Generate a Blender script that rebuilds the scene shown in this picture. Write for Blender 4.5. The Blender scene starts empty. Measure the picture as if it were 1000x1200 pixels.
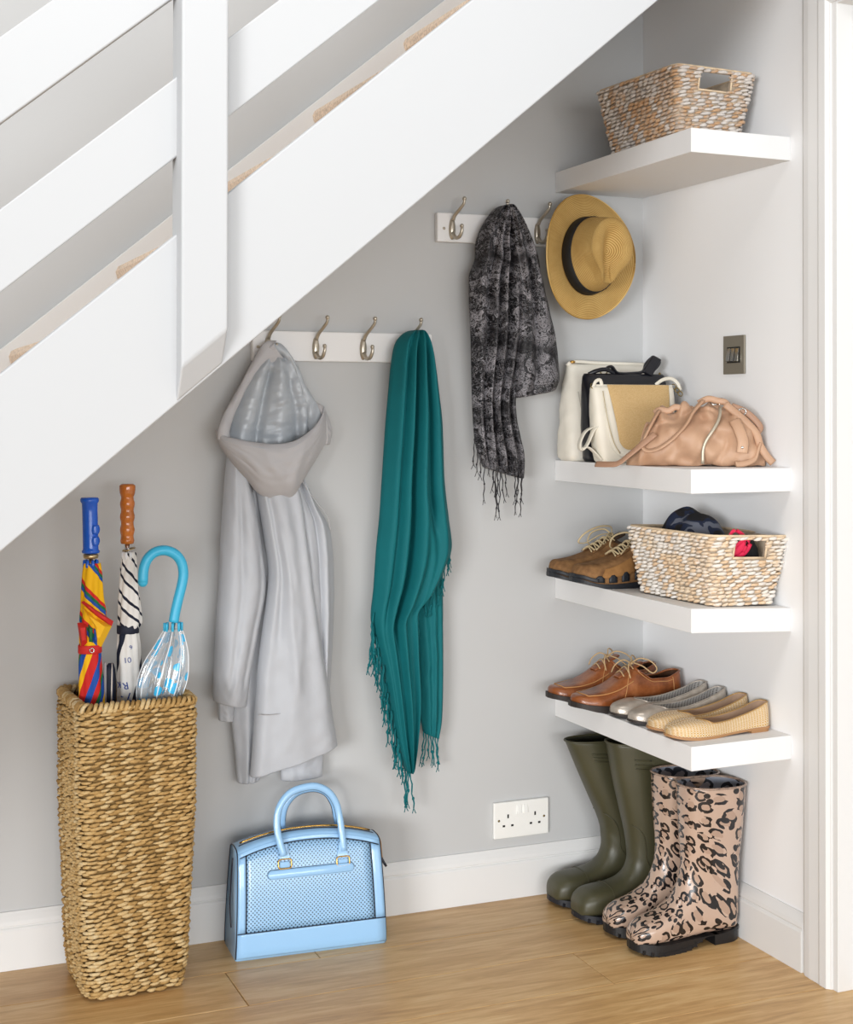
import bpy, bmesh, math, random
from mathutils import Vector, Matrix, noise
from math import sin, cos, pi, radians, sqrt, atan2, exp, asin

S = bpy.context.scene
COL = S.collection
random.seed(7)

# ------------------------------------------------------------------ camera
CF, CV0, CYAW, CPIT, CROL = 1691.28, 465.43, 0.3943, 0.0083, 0.001
CPOS = Vector((-1.8869, -3.1246, 1.1671))
FW = Vector((sin(CYAW) * cos(CPIT), cos(CYAW) * cos(CPIT), sin(CPIT)))
RT0 = Vector((cos(CYAW), -sin(CYAW), 0))
UP0 = RT0.cross(FW)
RT = RT0 * cos(CROL) + UP0 * sin(CROL)
UP = -RT0 * sin(CROL) + UP0 * cos(CROL)
cd = bpy.data.cameras.new('camera')
cam = bpy.data.objects.new('camera', cd)
COL.objects.link(cam)
cd.sensor_fit = 'HORIZONTAL'
cd.sensor_width = 36
cd.lens = CF / 1000 * 36
cd.shift_y = (CV0 - 600) / 1000
cd.clip_start = .05
m = Matrix((RT, UP, -FW)).transposed().to_4x4()
m.translation = CPOS
cam.matrix_world = m
S.camera = cam

# ------------------------------------------------------------------ world, lights, exposure
w = bpy.data.worlds.new('world')
S.world = w
w.use_nodes = True
w.node_tree.nodes['Background'].inputs[0].default_value = (.97, .985, 1.0, 1)
w.node_tree.nodes['Background'].inputs[1].default_value = .42


def area(name, loc, target, sx, sy, power, col):
    l = bpy.data.lights.new(name, 'AREA')
    l.shape = 'RECTANGLE'
    l.size, l.size_y, l.energy, l.color = sx, sy, power, col
    o = bpy.data.objects.new(name, l)
    COL.objects.link(o)
    o.location = loc
    o.rotation_euler = (Vector(target) - Vector(loc)).to_track_quat('-Z', 'Y').to_euler()
    return o


area('assumed_side_light', (-9.2, -9.0, 1.2), (-.7, -.2, .9), 3.6, 2.2, 900, (.98, .99, 1))  # added area lamp, assumed source at left front; brightens right wall and shelf ends
area('front_fill_light', (-1.8, -9.0, 1.0), (-.8, 0, .7), 7.0, 1.8, 420, (.97, .985, 1))  # added wide, low area lamp, fills the wall under the stairs
area('overhead_fill_light', (-1.7, -1.7, 3.2), (-1.4, -.9, 0), 1.1, 1.1, 34, (1, .97, .93))  # added lamp overhead, lifts the floor and the wall behind the balustrade
S.view_settings.view_transform = 'Standard'
S.view_settings.look = 'None'
S.view_settings.gamma = 1
S.view_settings.use_curve_mapping = False
S.view_settings.exposure = -.15


# ------------------------------------------------------------------ helpers
def at(px, py, Y):
    """the place in the room, on the plane y = Y parallel to the back wall, measured off the photograph"""
    d = FW + RT * ((px - 500) / CF) - UP * ((py - CV0) / CF)
    return CPOS + d * ((Y - CPOS.y) / d.y)


def lerp(a, b, t):
    return a + (b - a) * t


def tab(rows):
    """smooth table: rows of (key, v1, v2...) -> function of key giving a list"""
    rows = [tuple(map(float, r)) for r in rows]
    n = len(rows)

    def f(x):
        if x <= rows[0][0]:
            return list(rows[0][1:])
        if x >= rows[-1][0]:
            return list(rows[-1][1:])
        i = 0
        while rows[i + 1][0] < x:
            i += 1
        a, b = rows[i], rows[i + 1]
        h = b[0] - a[0]
        t = (x - a[0]) / h
        out = []
        for k in range(1, len(a)):
            if i > 0:
                p = rows[i - 1]
                m0 = (b[k] - p[k]) / (b[0] - p[0])
                if (b[k] - a[k]) * (a[k] - p[k]) <= 0: m0 = 0
            else:
                m0 = (b[k] - a[k]) / h
            if i + 2 < n:
                q = rows[i + 2]
                m1 = (q[k] - a[k]) / (q[0] - a[0])
                if (q[k] - b[k]) * (b[k] - a[k]) <= 0: m1 = 0
            else:
                m1 = (b[k] - a[k]) / h
            t2, t3 = t * t, t * t * t
            out.append((2 * t3 - 3 * t2 + 1) * a[k] + (t3 - 2 * t2 + t) * h * m0 + (-2 * t3 + 3 * t2) * b[k] + (t3 - t2) * h * m1)
        return out
    return f


def spline(pts, n):
    """n points along a Catmull-Rom curve through pts"""
    pts = [Vector(p) for p in pts]
    P = [pts[0] * 2 - pts[1]] + pts + [pts[-1] * 2 - pts[-2]]
    L = [0]
    for i in range(len(pts) - 1):
        L.append(L[-1] + (pts[i + 1] - pts[i]).length)
    out = []
    for k in range(n):
        s = L[-1] * k / (n - 1)
        i = 0
        while i < len(pts) - 2 and L[i + 1] < s:
            i += 1
        t = (s - L[i]) / max(1e-9, L[i + 1] - L[i])
        a, b, c, d = P[i], P[i + 1], P[i + 2], P[i + 3]
        out.append(.5 * ((2 * b) + (c - a) * t + (2 * a - 5 * b + 4 * c - d) * t * t + (3 * b - a - 3 * c + d) * t ** 3))
    return out


class MB:
    def __init__(s):
        s.V, s.F, s.U, s.MI = [], [], [], []

    def add(s, V, F, uv=None, mi=0):
        o = len(s.V)
        s.V += [tuple(v) for v in V]
        s.F += [tuple(i + o for i in f) for f in F]
        s.U += (uv if uv else [(0, 0)] * len(V))
        s.MI += [mi] * len(F)
        return s

    def box(s, x0, x1, y0, y1, z0, z1, mi=0):
        V = [(x0, y0, z0), (x1, y0, z0), (x1, y1, z0), (x0, y1, z0), (x0, y0, z1), (x1, y0, z1), (x1, y1, z1), (x0, y1, z1)]
        return s.add(V, [(3, 2, 1, 0), (4, 5, 6, 7), (0, 1, 5, 4), (1, 2, 6, 5), (2, 3, 7, 6), (3, 0, 4, 7)], mi=mi)

    def tube(s, path, r, n=8, caps=True, flat=None, up=None, closed=False, mi=0, uvk=1.0):
        """tube along path; r number or list; flat = ratio of the second half-axis; up = preferred direction of the first"""
        path = [Vector(p) for p in path]
        m = len(path)
        R = r if isinstance(r, (list, tuple)) else [r] * m
        V, uv = [], []
        prev = None
        acc = 0
        for i in range(m):
            if closed:
                t = path[(i + 1) % m] - path[i - 1]
            else:
                t = path[min(i + 1, m - 1)] - path[max(i - 1, 0)]
            t.normalize()
            if up is not None:
                a = Vector(up)
            elif prev is None:
                a = Vector((0, 0, 1)) if abs(t.z) < .9 else Vector((1, 0, 0))
            else:
                a = prev
            a = a - t * a.dot(t)
            if a.length < 1e-6:
                a = t.orthogonal()
            a.normalize()
            prev = a
            b = t.cross(a)
            fl = 1 if flat is None else flat
            if i:
                acc += (path[i] - path[i - 1]).length
            for k in range(n):
                an = 2 * pi * k / n
                V.append(path[i] + a * (R[i] * cos(an)) + b * (R[i] * fl * sin(an)))
                uv.append((k / n, acc * uvk))
        F = []
        for i in range(m if closed else m - 1):
            j = (i + 1) % m
            for k in range(n):
                l = (k + 1) % n
                F.append((i * n + k, i * n + l, j * n + l, j * n + k))
        if caps and not closed:
            F.append(tuple(reversed(range(n))))
            F.append(tuple((m - 1) * n + k for k in range(n)))
        return s.add(V, F, uv, mi)

    def loft(s, rings, cap0=True, cap1=True, closed=True, mi=0, us=1.0, vs=1.0):
        m, n = len(rings), len(rings[0])
        V, uv, F = [], [], []
        for i, r in enumerate(rings):
            for k, p in enumerate(r):
                V.append(tuple(p))
                uv.append((k / (n if closed else n - 1) * us, i / max(1, m - 1) * vs))
        for i in range(m - 1):
            for k in range(n if closed else n - 1):
                l = (k + 1) % n
                F.append((i * n + k, i * n + l, (i + 1) * n + l, (i + 1) * n + k))
        if cap0: F.append(tuple(reversed(range(n))))
        if cap1: F.append(tuple((m - 1) * n + k for k in range(n)))
        return s.add(V, F, uv, mi)

    def ball(s, c, rx, ry=None, rz=None, nu=12, nv=8, mi=0):
        ry = ry or rx
        rz = rz or rx
        c = Vector(c)
        rings = []
        for j in range(1, nv):
            th = pi * j / nv
            rings.append([c + Vector((rx * sin(th) * cos(2 * pi * k / nu), ry * sin(th) * sin(2 * pi * k / nu), -rz * cos(th))) for k in range(nu)])
        return s.loft(rings, mi=mi)

    def prism(s, poly, axis, a, b, mi=0):
        """polygon in the plane across `axis`, drawn from a to b along it"""
        def P(u, v, wv):
            return {'x': (wv, u, v), 'y': (u, wv, v), 'z': (u, v, wv)}[axis]
        n = len(poly)
        V = [P(u, v, a) for u, v in poly] + [P(u, v, b) for u, v in poly]
        F = [tuple(range(n)), tuple(reversed(range(n, 2 * n)))]
        F += [(i, i + n, (i + 1) % n + n, (i + 1) % n) for i in range(n)]
        return s.add(V, F, mi=mi)

    def xf(s, M):
        s.V = [tuple(M @ Vector(v)) for v in s.V]
        return s

    def build(s, name, mat, parent=None, smooth=True, sub=0, solid=0, bevel=0, world=False, seg=2, off=-1, angle=35, fix=True):
        me = bpy.data.meshes.new(name)
        me.from_pydata(s.V, [], s.F)
        uvl = me.uv_layers.new(name='UVMap')
        li = [0] * len(me.loops)
        me.loops.foreach_get('vertex_index', li)
        buf = []
        for i in li:
            buf += s.U[i]
        uvl.data.foreach_set('uv', buf)
        mats = mat if isinstance(mat, (list, tuple)) else [mat]
        for x in mats:
            me.materials.append(x)
        if len(mats) > 1:
            me.polygons.foreach_set('material_index', s.MI)
        if fix:
            bm = bmesh.new()
            bm.from_mesh(me)
            bmesh.ops.recalc_face_normals(bm, faces=bm.faces)
            bm.to_mesh(me)
            bm.free()
        if smooth:
            me.polygons.foreach_set('use_smooth', [True] * len(me.polygons))
        o = bpy.data.objects.new(name, me)
        COL.objects.link(o)
        if parent:
            o.parent = parent
            if world and parent.get('_inv'):
                o.matrix_parent_inverse = Matrix([list(r) for r in (parent['_inv'][0:4], parent['_inv'][4:8], parent['_inv'][8:12], parent['_inv'][12:16])])
        if solid:
            md = o.modifiers.new('solid', 'SOLIDIFY')
            md.thickness = solid
            md.offset = off
            md.use_even_offset = False
        if bevel:
            md = o.modifiers.new('bevel', 'BEVEL')
            md.width = bevel
            md.segments = seg
            md.limit_method = 'ANGLE'
            md.angle_limit = radians(35)
            if smooth:
                md.harden_normals = True
        if sub:
            md = o.modifiers.new('sub', 'SUBSURF')
            md.levels = md.render_levels = sub
        return o


def thing(name, label, cat, loc=(0, 0, 0), rot=(0, 0, 0), group=None):
    o = bpy.data.objects.new(name, None)
    COL.objects.link(o)
    o.empty_display_size = .05
    o.location = loc
    o.rotation_euler = rot
    o['label'] = label
    o['category'] = cat
    if group: o['group'] = group
    from mathutils import Euler
    inv = (Matrix.Translation(loc) @ Euler(rot).to_matrix().to_4x4()).inverted()
    o['_inv'] = [x for r in inv for x in r]
    return o


def tag(o, label=None, cat=None, group=None, kind=None):
    for k, v in (('label', label), ('category', cat), ('group', group), ('kind', kind)):
        if v: o[k] = v
    return o


def copy_tree(o, parent=None):
    c = o.copy()
    COL.objects.link(c)
    if parent: c.parent = parent
    for ch in [x for x in o.children]:
        copy_tree(ch, c)
    return c


# ------------------------------------------------------------------ materials
def lin(h):
    h = h.lstrip('#')
    out = []
    for i in (0, 2, 4):
        c = int(h[i:i + 2], 16) / 255
        out.append(c / 12.92 if c <= .04045 else ((c + .055) / 1.055) ** 2.4)
    return tuple(out) + (1,)


class Mat:
    def __init__(s, name, col='#808080', rough=.5, metal=0, spec=.5, **kw):
        s.m = bpy.data.materials.new(name)
        s.m.use_nodes = True
        s.nt = s.m.node_tree
        s.b = s.nt.nodes['Principled BSDF']
        s.out = s.nt.nodes['Material Output']
        s.b.inputs['Base Color'].default_value = lin(col) if isinstance(col, str) else col
        s.b.inputs['Roughness'].default_value = rough
        s.b.inputs['Metallic'].default_value = metal
        s.b.inputs['Specular IOR Level'].default_value = spec
        for k, v in kw.items():
            s.b.inputs[k.replace('_', ' ')].default_value = v

    def n(s, t, **kw):
        x = s.nt.nodes.new('ShaderNode' + t)
        for k, v in kw.items():
            if k in x.inputs.keys() if isinstance(k, str) else False:
                x.inputs[k].default_value = v
            else:
                setattr(x, k, v)
        return x

    def l(s, a, b):
        s.nt.links.new(a, b)

    def coord(s, kind='Object', scale=(1, 1, 1), rot=(0, 0, 0), loc=(0, 0, 0)):
        tc = s.n('TexCoord')
        mp = s.n('Mapping')
        mp.inputs['Scale'].default_value = scale
        mp.inputs['Rotation'].default_value = rot
        mp.inputs['Location'].default_value = loc
        s.l(tc.outputs[kind], mp.inputs['Vector'])
        return mp.outputs[0]

    def noise(s, vec, scale, detail=3, rough=.5, dist=0):
        x = s.n('TexNoise')
        x.inputs['Scale'].default_value = scale
        x.inputs['Detail'].default_value = detail
        x.inputs['Roughness'].default_value = rough
        x.inputs['Distortion'].default_value = dist
        s.l(vec, x.inputs['Vector'])
        return x

    def voro(s, vec, scale, feature='F1', rnd=1.0):
        x = s.n('TexVoronoi')
        x.feature = feature
        x.inputs['Scale'].default_value = scale
        x.inputs['Randomness'].default_value = rnd
        s.l(vec, x.inputs['Vector'])
        return x

    def wave(s, vec, scale, dist=0, detail=0, dscale=1, direction='X', prof='SIN'):
        x = s.n('TexWave')
        x.bands_direction = direction
        x.wave_profile = prof
        x.inputs['Scale'].default_value = scale
        x.inputs['Distortion'].default_value = dist
        x.inputs['Detail'].default_value = detail
        x.inputs['Detail Scale'].default_value = dscale
        s.l(vec, x.inputs['Vector'])
        return x

    def ramp(s, fac, stops, interp='LINEAR'):
        x = s.n('ValToRGB')
        x.color_ramp.interpolation = interp
        e = x.color_ramp.elements
        while len(e) < len(stops):
            e.new(.5)
        for el, (p, c) in zip(e, stops):
            el.position = p
            el.color = lin(c) if isinstance(c, str) else c
        s.l(fac, x.inputs['Fac'])
        return x.outputs[0]

    def math(s, op, a, b=None, clamp=False):
        x = s.n('Math')
        x.operation = op
        x.use_clamp = clamp
        for i, v in enumerate((a, b)):
            if v is None: continue
            if isinstance(v, (int, float)):
                x.inputs[i].default_value = v
            else:
                s.l(v, x.inputs[i])
        return x.outputs[0]

    def mix(s, fac, a, b, blend='MIX'):
        x = s.n('Mix')
        x.data_type = 'RGBA'
        x.blend_type = blend
        for sock, v in ((x.inputs[0], fac), (x.inputs[6], a), (x.inputs[7], b)):
            if isinstance(v, (int, float)):
                sock.default_value = v
            elif isinstance(v, str):
                sock.default_value = lin(v)
            elif isinstance(v, tuple):
                sock.default_value = v
            else:
                s.l(v, sock)
        return x.outputs[2]

    def color(s, sock):
        s.l(sock, s.b.inputs['Base Color'])
        return s

    def bump(s, h, strength=.3, dist=.002):
        x = s.n('Bump')
        x.inputs['Strength'].default_value = strength
        x.inputs['Distance'].default_value = dist
        s.l(h, x.inputs['Height'])
        s.l(x.outputs[0], s.b.inputs['Normal'])
        return s


def plain(name, col, rough=.5, metal=0, spec=.5, bump=0, bscale=200, vary=0, vscale=8, dist=.001, **kw):
    M = Mat(name, col, rough, metal, spec, **kw)
    v = M.coord()
    if bump:
        M.bump(M.noise(v, bscale, 3).outputs[0], bump, dist)
    if vary:
        c = lin(col)
        d = tuple(max(0, x * (1 - vary)) for x in c[:3]) + (1,)
        e = tuple(min(1, x * (1 + vary)) for x in c[:3]) + (1,)
        M.color(M.ramp(M.noise(v, vscale, 4).outputs[0], [(.3, d), (.7, e)]))
    return M.m


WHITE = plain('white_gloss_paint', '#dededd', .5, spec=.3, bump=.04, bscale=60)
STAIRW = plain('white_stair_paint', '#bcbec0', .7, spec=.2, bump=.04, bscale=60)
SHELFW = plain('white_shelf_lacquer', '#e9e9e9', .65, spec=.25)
GREY = plain('grey_wall_paint', '#bfc0c0', .85, spec=.2, bump=.06, bscale=350, dist=.0006)
CREAM = plain('white_wall_paint', '#eeeff0', .85, spec=.2, bump=.05, bscale=350, dist=.0006)
NICKEL = plain('aged_nickel', '#b9b0a0', .3, .7)
GOLD = plain('gold_metal', '#c69a52', .25, 1)
CHROME = plain('chrome_metal', '#c9c7c2', .15, 1)
BLACKP = plain('black_piping', '#1b1d2a', .45)
BLACKR = plain('black_rubber', '#17181b', .45, bump=.1, bscale=120)

# ------------------------------------------------------------------ the room
def struct(name, mb, mat, **kw):
    o = mb.build(name, mat, **kw)
    o['kind'] = 'structure'
    return o


struct('wall_back', MB().box(-3.4, .12, 0, .12, -.05, 2.75), GREY, smooth=False)
# right wall with a door opening
rw = MB()
rw.box(0, .12, -.735, 0, -.05, 2.75)
rw.box(0, .12, -1.56, -.735, 1.995, 2.75)
rw.box(0, .12, -3.6, -1.56, -.05, 2.75)
struct('wall_right', rw, CREAM, smooth=False)


def skirting_profile():
    return [(0, 0), (-.018, 0), (-.018, .082), (-.0165, .086), (-.0135, .0885), (-.0155, .092), (-.0135, .1), (-.009, .109), (-.006, .114), (-.004, .118), (0, .118)]


pr = skirting_profile()
struct('baseboard_back', MB().prism([(y, z) for y, z in pr], 'x', -3.4, 0), WHITE, smooth=False, bevel=.0006)
bb = MB()
V = [(x, 0, z) for x, z in pr] + [(x, -.655, z) for x, z in pr]
n = len(pr)
bb.add(V, [tuple(range(n)), tuple(reversed(range(n, 2 * n)))] + [(i, i + n, (i + 1) % n + n, (i + 1) % n) for i in range(n)])
struct('baseboard_right', bb, WHITE, smooth=False, bevel=.0006)

# door casing: architrave, lining, stop, door leaf
t1 = MB()
ap = [(0, -.655), (-.012, -.655), (-.019, -.668), (-.021, -.685), (-.021, -.715), (-.023, -.722), (-.023, -.742), (-.016, -.748), (-.016, -.75), (0, -.75)]
V = [(x, y, 0) for x, y in ap] + [(x, y, 1.99 + (y + .75)) for x, y in ap]
n = len(ap)
t1.add(V, [tuple(range(n)), tuple(reversed(range(n, 2 * n)))] + [(i, i + n, (i + 1) % n + n, (i + 1) % n) for i in range(n)])
V = [(x, y, 1.99 + (y + .75)) for x, y in ap] + [(x, -1.56 + (-.75 - y), 1.99 + (y + .75)) for x, y in ap]
t1.add(V, [(i, i + n, (i + 1) % n + n, (i + 1) % n) for i in range(n)])
struct('trim_1', t1, WHITE, smooth=False, bevel=.001)
t2 = MB()
t2.box(-.012, .12, -.766, -.735, 0, 2.0)
t2.box(-.012, .12, -1.56, -.766, 1.985, 2.0)
struct('trim_2', t2, WHITE, smooth=False, bevel=.001)
t3 = MB()
t3.box(.028, .055, -.778, -.766, 0, 1.985)
struct('trim_3', t3, WHITE, smooth=False, bevel=.001)
dr = struct('door_1', MB().box(.058, .098, -1.555, -.7665, .008, 1.983), WHITE, smooth=False, bevel=.002)

# floor: laminate planks over a slab
WOOD = Mat('oak_laminate', '#b98d5c', .36, spec=.45)
oi = WOOD.n('ObjectInfo')
v = WOOD.coord('Object', (1.6, 16, 1))
va = WOOD.n('VectorMath'); va.operation = 'ADD'
vs = WOOD.n('VectorMath'); vs.operation = 'SCALE'
cb = WOOD.n('CombineXYZ')
WOOD.l(oi.outputs['Random'], cb.inputs[0]); WOOD.l(oi.outputs['Random'], cb.inputs[1])
WOOD.l(cb.outputs[0], vs.inputs[0]); vs.inputs['Scale'].default_value = 60
WOOD.l(v, va.inputs[0]); WOOD.l(vs.outputs[0], va.inputs[1])
n1 = WOOD.noise(va.outputs[0], 2.2, 6, .6, .6)
n2 = WOOD.noise(va.outputs[0], 9, 4, .6, .3)
g = WOOD.math('ADD', WOOD.math('MULTIPLY', n1.outputs[0], .7), WOOD.math('MULTIPLY', n2.outputs[0], .3))
c = WOOD.ramp(g, [(.3, '#ae8654'), (.45, '#c89e67'), (.55, '#d8b27b'), (.72, '#e6c998')])
WOOD.color(WOOD.mix(WOOD.math('MULTIPLY', oi.outputs['Random'], .22), c, '#b8905f'))
WOOD.bump(g, .08, .001)
JOINT = plain('dark_joint', '#8a6840', .7)
floor = struct('floor', MB().box(-3.6, .12, -3.9, .02, -.06, -.0045), JOINT, smooth=False)
def plank(x0, x1, y0, y1):
    MB().box(x0, x1, y0, y1, -.004, 0).build('plank', WOOD.m, floor, smooth=False, bevel=.0011, seg=1)
PW = .18
for i in range(20):
    ya, yb = -.016 - PW * i - .0006, -.016 - PW * (i + 1) + .0006
    joint = {2: -.402}.get(i, random.uniform(-1.3, -.1))
    cuts = []
    x = joint
    while x > -3.4:
        cuts.append(x)
        x -= 1.29
    xs = [-3.55] + sorted(cuts) + [.11]
    for a, b in zip(xs[:-1], xs[1:]):
        plank(a + .0006, b - .0006, yb, ya)

# ------------------------------------------------------------------ staircase
SL = .834
st = thing('staircase', 'white painted staircase with open plank balustrade and beige carpet rising across the top', 'staircase', (-1.64, -.85, .95))
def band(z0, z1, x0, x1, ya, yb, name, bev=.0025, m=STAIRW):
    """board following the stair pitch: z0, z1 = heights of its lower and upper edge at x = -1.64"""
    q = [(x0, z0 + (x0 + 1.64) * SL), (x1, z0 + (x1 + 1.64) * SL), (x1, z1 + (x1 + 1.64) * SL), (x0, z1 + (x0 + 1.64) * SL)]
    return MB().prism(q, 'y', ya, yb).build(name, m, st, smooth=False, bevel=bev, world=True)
band(.951, 1.222, -2.6, -.004, -.85, -.815, 'stringer')
band(1.346, 1.474, -2.6, -.35, -.848, -.818, 'balustrade_rail')
band(1.605, 1.738, -2.6, -.6, -.848, -.818, 'balustrade_rail')
band(1.864, 1.99, -2.6, -.85, -.848, -.818, 'balustrade_rail')
band(1.218 - .3, 1.218, -2.6, -.004, -.022, -.001, 'wall_stringer', .002, WHITE)
# newel post, its foot cut to the pitch and bevelled back to the stringer
x0, x1 = -1.372, -1.297
zb = lambda x: .951 + (x + 1.64) * SL
yf, ym = -.885, -.8155
V = []
for x in (x0, x1):
    for y, z in ((yf, 2.75), (yf, zb(x) + .058), (yf + .0335, zb(x) + .004), (ym, zb(x) + .004), (ym, 2.75)):
        V.append((x, y, z))
F = [(0, 1, 2, 3, 4), (9, 8, 7, 6, 5)] + [(i, i + 5, (i + 1) % 5 + 5, (i + 1) % 5) for i in range(5)]
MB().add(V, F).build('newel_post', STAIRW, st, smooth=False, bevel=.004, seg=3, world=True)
CARPET = plain('beige_sisal_carpet', '#e8d1bb', .95, spec=.1, bump=.6, bscale=420, vary=.25, vscale=180)
RISE, GO = .1845, .2205
for k in range(-5, 7):
    nx, nz = -1.536 + GO * k + .012, 1.297 + RISE * k - .004
    if nx > -.02: continue
    xe = min(nx + GO, -.004)
    prof = [(nx + .03, nz - RISE), (nx + .022, nz - RISE * .5), (nx + .016, nz - .05), (nx + .002, nz - .042), (nx - .010, nz - .03), (nx - .013, nz - .017), (nx - .008, nz - .006), (nx + .004, nz),
            (xe + .03, nz), (xe + .03, nz - .03), (nx + .05, nz - .03), (nx + .05, nz - RISE)]
    MB().prism(prof, 'y', -.815, -.022).build('carpeted_tread', CARPET, st, smooth=False, world=True)
q = [(-2.6, .985 + (-2.6 + 1.64) * SL), (-.004, .985 + 1.636 * SL), (-.004, 1.0 + 1.636 * SL), (-2.6, 1.0 + (-2.6 + 1.64) * SL)]
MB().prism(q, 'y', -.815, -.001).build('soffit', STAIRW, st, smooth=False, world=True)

# ------------------------------------------------------------------ shelves
def shelf(name, label, z, zo):
    """zo: height offsets at (back left, front left, back right, front right): the shelves hang a touch out of true"""
    t = thing(name, label, 'shelf', (-.123, -.3, z), group='white floating shelves in the alcove')
    W, D, T = .2472, .5989, .05
    c = [(-W, 0, zo[0]), (0, 0, zo[2]), (0, -D, zo[3]), (-W, -D, zo[1])]
    V = [(x, y, z - T + o) for x, y, o in c] + [(x, y, z + o) for x, y, o in c]
    MB().add(V, [(0, 3, 2, 1), (4, 5, 6, 7), (0, 1, 5, 4), (1, 2, 6, 5), (2, 3, 7, 6), (3, 0, 4, 7)]).build('shelf_board', SHELFW, t, smooth=False, bevel=.0012, world=True)
    return t
shelf('floating_shelf', 'topmost white floating shelf, carrying one empty whitewashed basket', 1.7452, (-.001, .0015, 0, 0))
shelf('floating_shelf', 'white floating shelf carrying four handbags, below the straw hat', 1.0437, (0, 0, 0, 0))
shelf('floating_shelf', 'white floating shelf under the filled basket and brown trainers', .7542, (.004, .004, -.007, -.007))
shelf('floating_shelf', 'lowest white floating shelf, lined with leather shoes and ballet flats', .4754, (-.003, 0, .003, .003))

# ------------------------------------------------------------------ coat racks
def hook(rack, x, z, name='coat_hook'):
    mb = MB()
    mb.ball((x, -.0195, z - .002), .0085, .006, .026, 14, 10)
    o = mb.build(name, NICKEL, rack, world=True)
    p = spline([(x, -.024, z + .018), (x + .003, -.03, z + .03), (x + .010, -.044, z + .044), (x + .016, -.052, z + .056), (x + .016, -.054, z + .066)], 14)
    mb = MB().tube(p, [.0045 - .0014 * i / 13 for i in range(14)], 10)
    mb.ball(p[-1], .0052)
    a = mb.build('upper_prong', NICKEL, o)
    p = spline([(x, -.024, z - .012), (x + .002, -.036, z - .024), (x + .006, -.05, z - .022), (x + .009, -.056, z - .008), (x + .009, -.055, z + .002)], 12)
    mb = MB().tube(p, [.0048 - .0012 * i / 11 for i in range(12)], 10)
    mb.ball(p[-1], .0048)
    b = mb.build('lower_prong', NICKEL, o)
    return o
def rack(label, x0, x1, z0, z1, hooks, screws):
    t = thing('coat_rack', label, 'coat rack', ((x0 + x1) / 2, -.001, z0))
    MB().box(x0, x1, -.018, -.0005, z0, z1).build('backboard', SHELFW, t, smooth=False, bevel=.003, world=True)
    for x in hooks:
        hook(t, x, (z0 + z1) / 2 - .002)
    for x in screws:
        mb = MB()
        mb.ball((x, -.018, (z0 + z1) / 2 - .003), .0038, .002, .0038, 10, 6)
        mb.build('screw_head', NICKEL, t, world=True)
    return t
rack('long white coat rack on the left with raincoat and teal scarf hanging', -1.013, -.58, 1.2745, 1.3424, (-.978, -.866, -.752, -.639), (-1.0,))
rack('white coat rack on the right with patterned scarf and straw hat hanging', -.567, -.135, 1.56, 1.6286, (-.53, -.418, -.306, -.194), (-.55,))

# ------------------------------------------------------------------ socket and switch
PLAST = plain('white_moulded_plastic', '#eeeeea', .35)
DARK = plain('dark_slot', '#15130f', .8)
BRASS = plain('dull_brass_screw', '#7c6c4a', .45, .8)
t = thing('wall_socket', 'white plastic double wall socket with two switches above the skirting', 'socket', (-.343, 0, .186))
sx, sz = -.4159, .2291
MB().box(sx, sx + .146, -.0105, -.0003, sz - .086, sz).build('faceplate', PLAST, t, smooth=False, bevel=.0025, seg=3, world=True)
for cx in (sx + .037, sx + .109):
    for dx, dz, w2, h2 in ((0, -.034, .0021, .0045), (-.0112, -.0565, .0032, .0024), (.0112, -.0565, .0032, .0024)):
        MB().box(cx + dx - w2, cx + dx + w2, -.0108, -.0095, sz + dz - h2, sz + dz + h2).build('pin_slot', DARK, t, smooth=False, world=True)
for cx in (sx + .066, sx + .083):
    V = [(cx - .006, -.0103, sz - .03), (cx + .006, -.0103, sz - .03), (cx + .006, -.0103, sz - .009), (cx - .006, -.0103, sz - .009),
         (cx - .0055, -.0148, sz - .0295), (cx + .0055, -.0148, sz - .0295), (cx + .0055, -.0112, sz - .0095), (cx - .0055, -.0112, sz - .0095)]
    MB().add(V, [(0, 1, 5, 4), (1, 2, 6, 5), (2, 3, 7, 6), (3, 0, 4, 7), (4, 5, 6, 7)]).build('rocker_switch', PLAST, t, smooth=False, bevel=.0006, world=True)
for cx in (sx + .0128, sx + .1332):
    mb = MB().ball((cx, -.0105, sz - .043), .0031, .0012, .0031, 10, 6)
    mb.build('screw_head', BRASS, t, world=True)
STEEL = plain('brushed_pewter', '#8f897c', .45, .45, bump=.1, bscale=500)
t = thing('light_switch', 'brushed metal light switch plate with three narrow rockers', 'light switch', (0, -.398, 1.247))
MB().box(-.006, -.0003, -.4385, -.358, 1.2465, 1.333).build('switch_plate', STEEL, t, smooth=False, bevel=.001, world=True)
MB().box(-.0068, -.005, -.424, -.374, 1.2715, 1.3075).build('rocker_surround', DARK, t, smooth=False, world=True)
for k in range(3):
    y = -.3765 - .0158 * k
    V = [(-.0065, y, 1.274), (-.0065, y - .0125, 1.274), (-.0065, y - .0125, 1.305), (-.0065, y, 1.305), (-.0125, y, 1.275), (-.0125, y - .0125, 1.275), (-.0078, y - .0125, 1.304), (-.0078, y, 1.304)]
    MB().add(V, [(0, 1, 5, 4), (1, 2, 6, 5), (2, 3, 7, 6), (3, 0, 4, 7), (4, 5, 6, 7)]).build('rocker_switch', CHROME, t, smooth=False, world=True, bevel=.0005)

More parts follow.
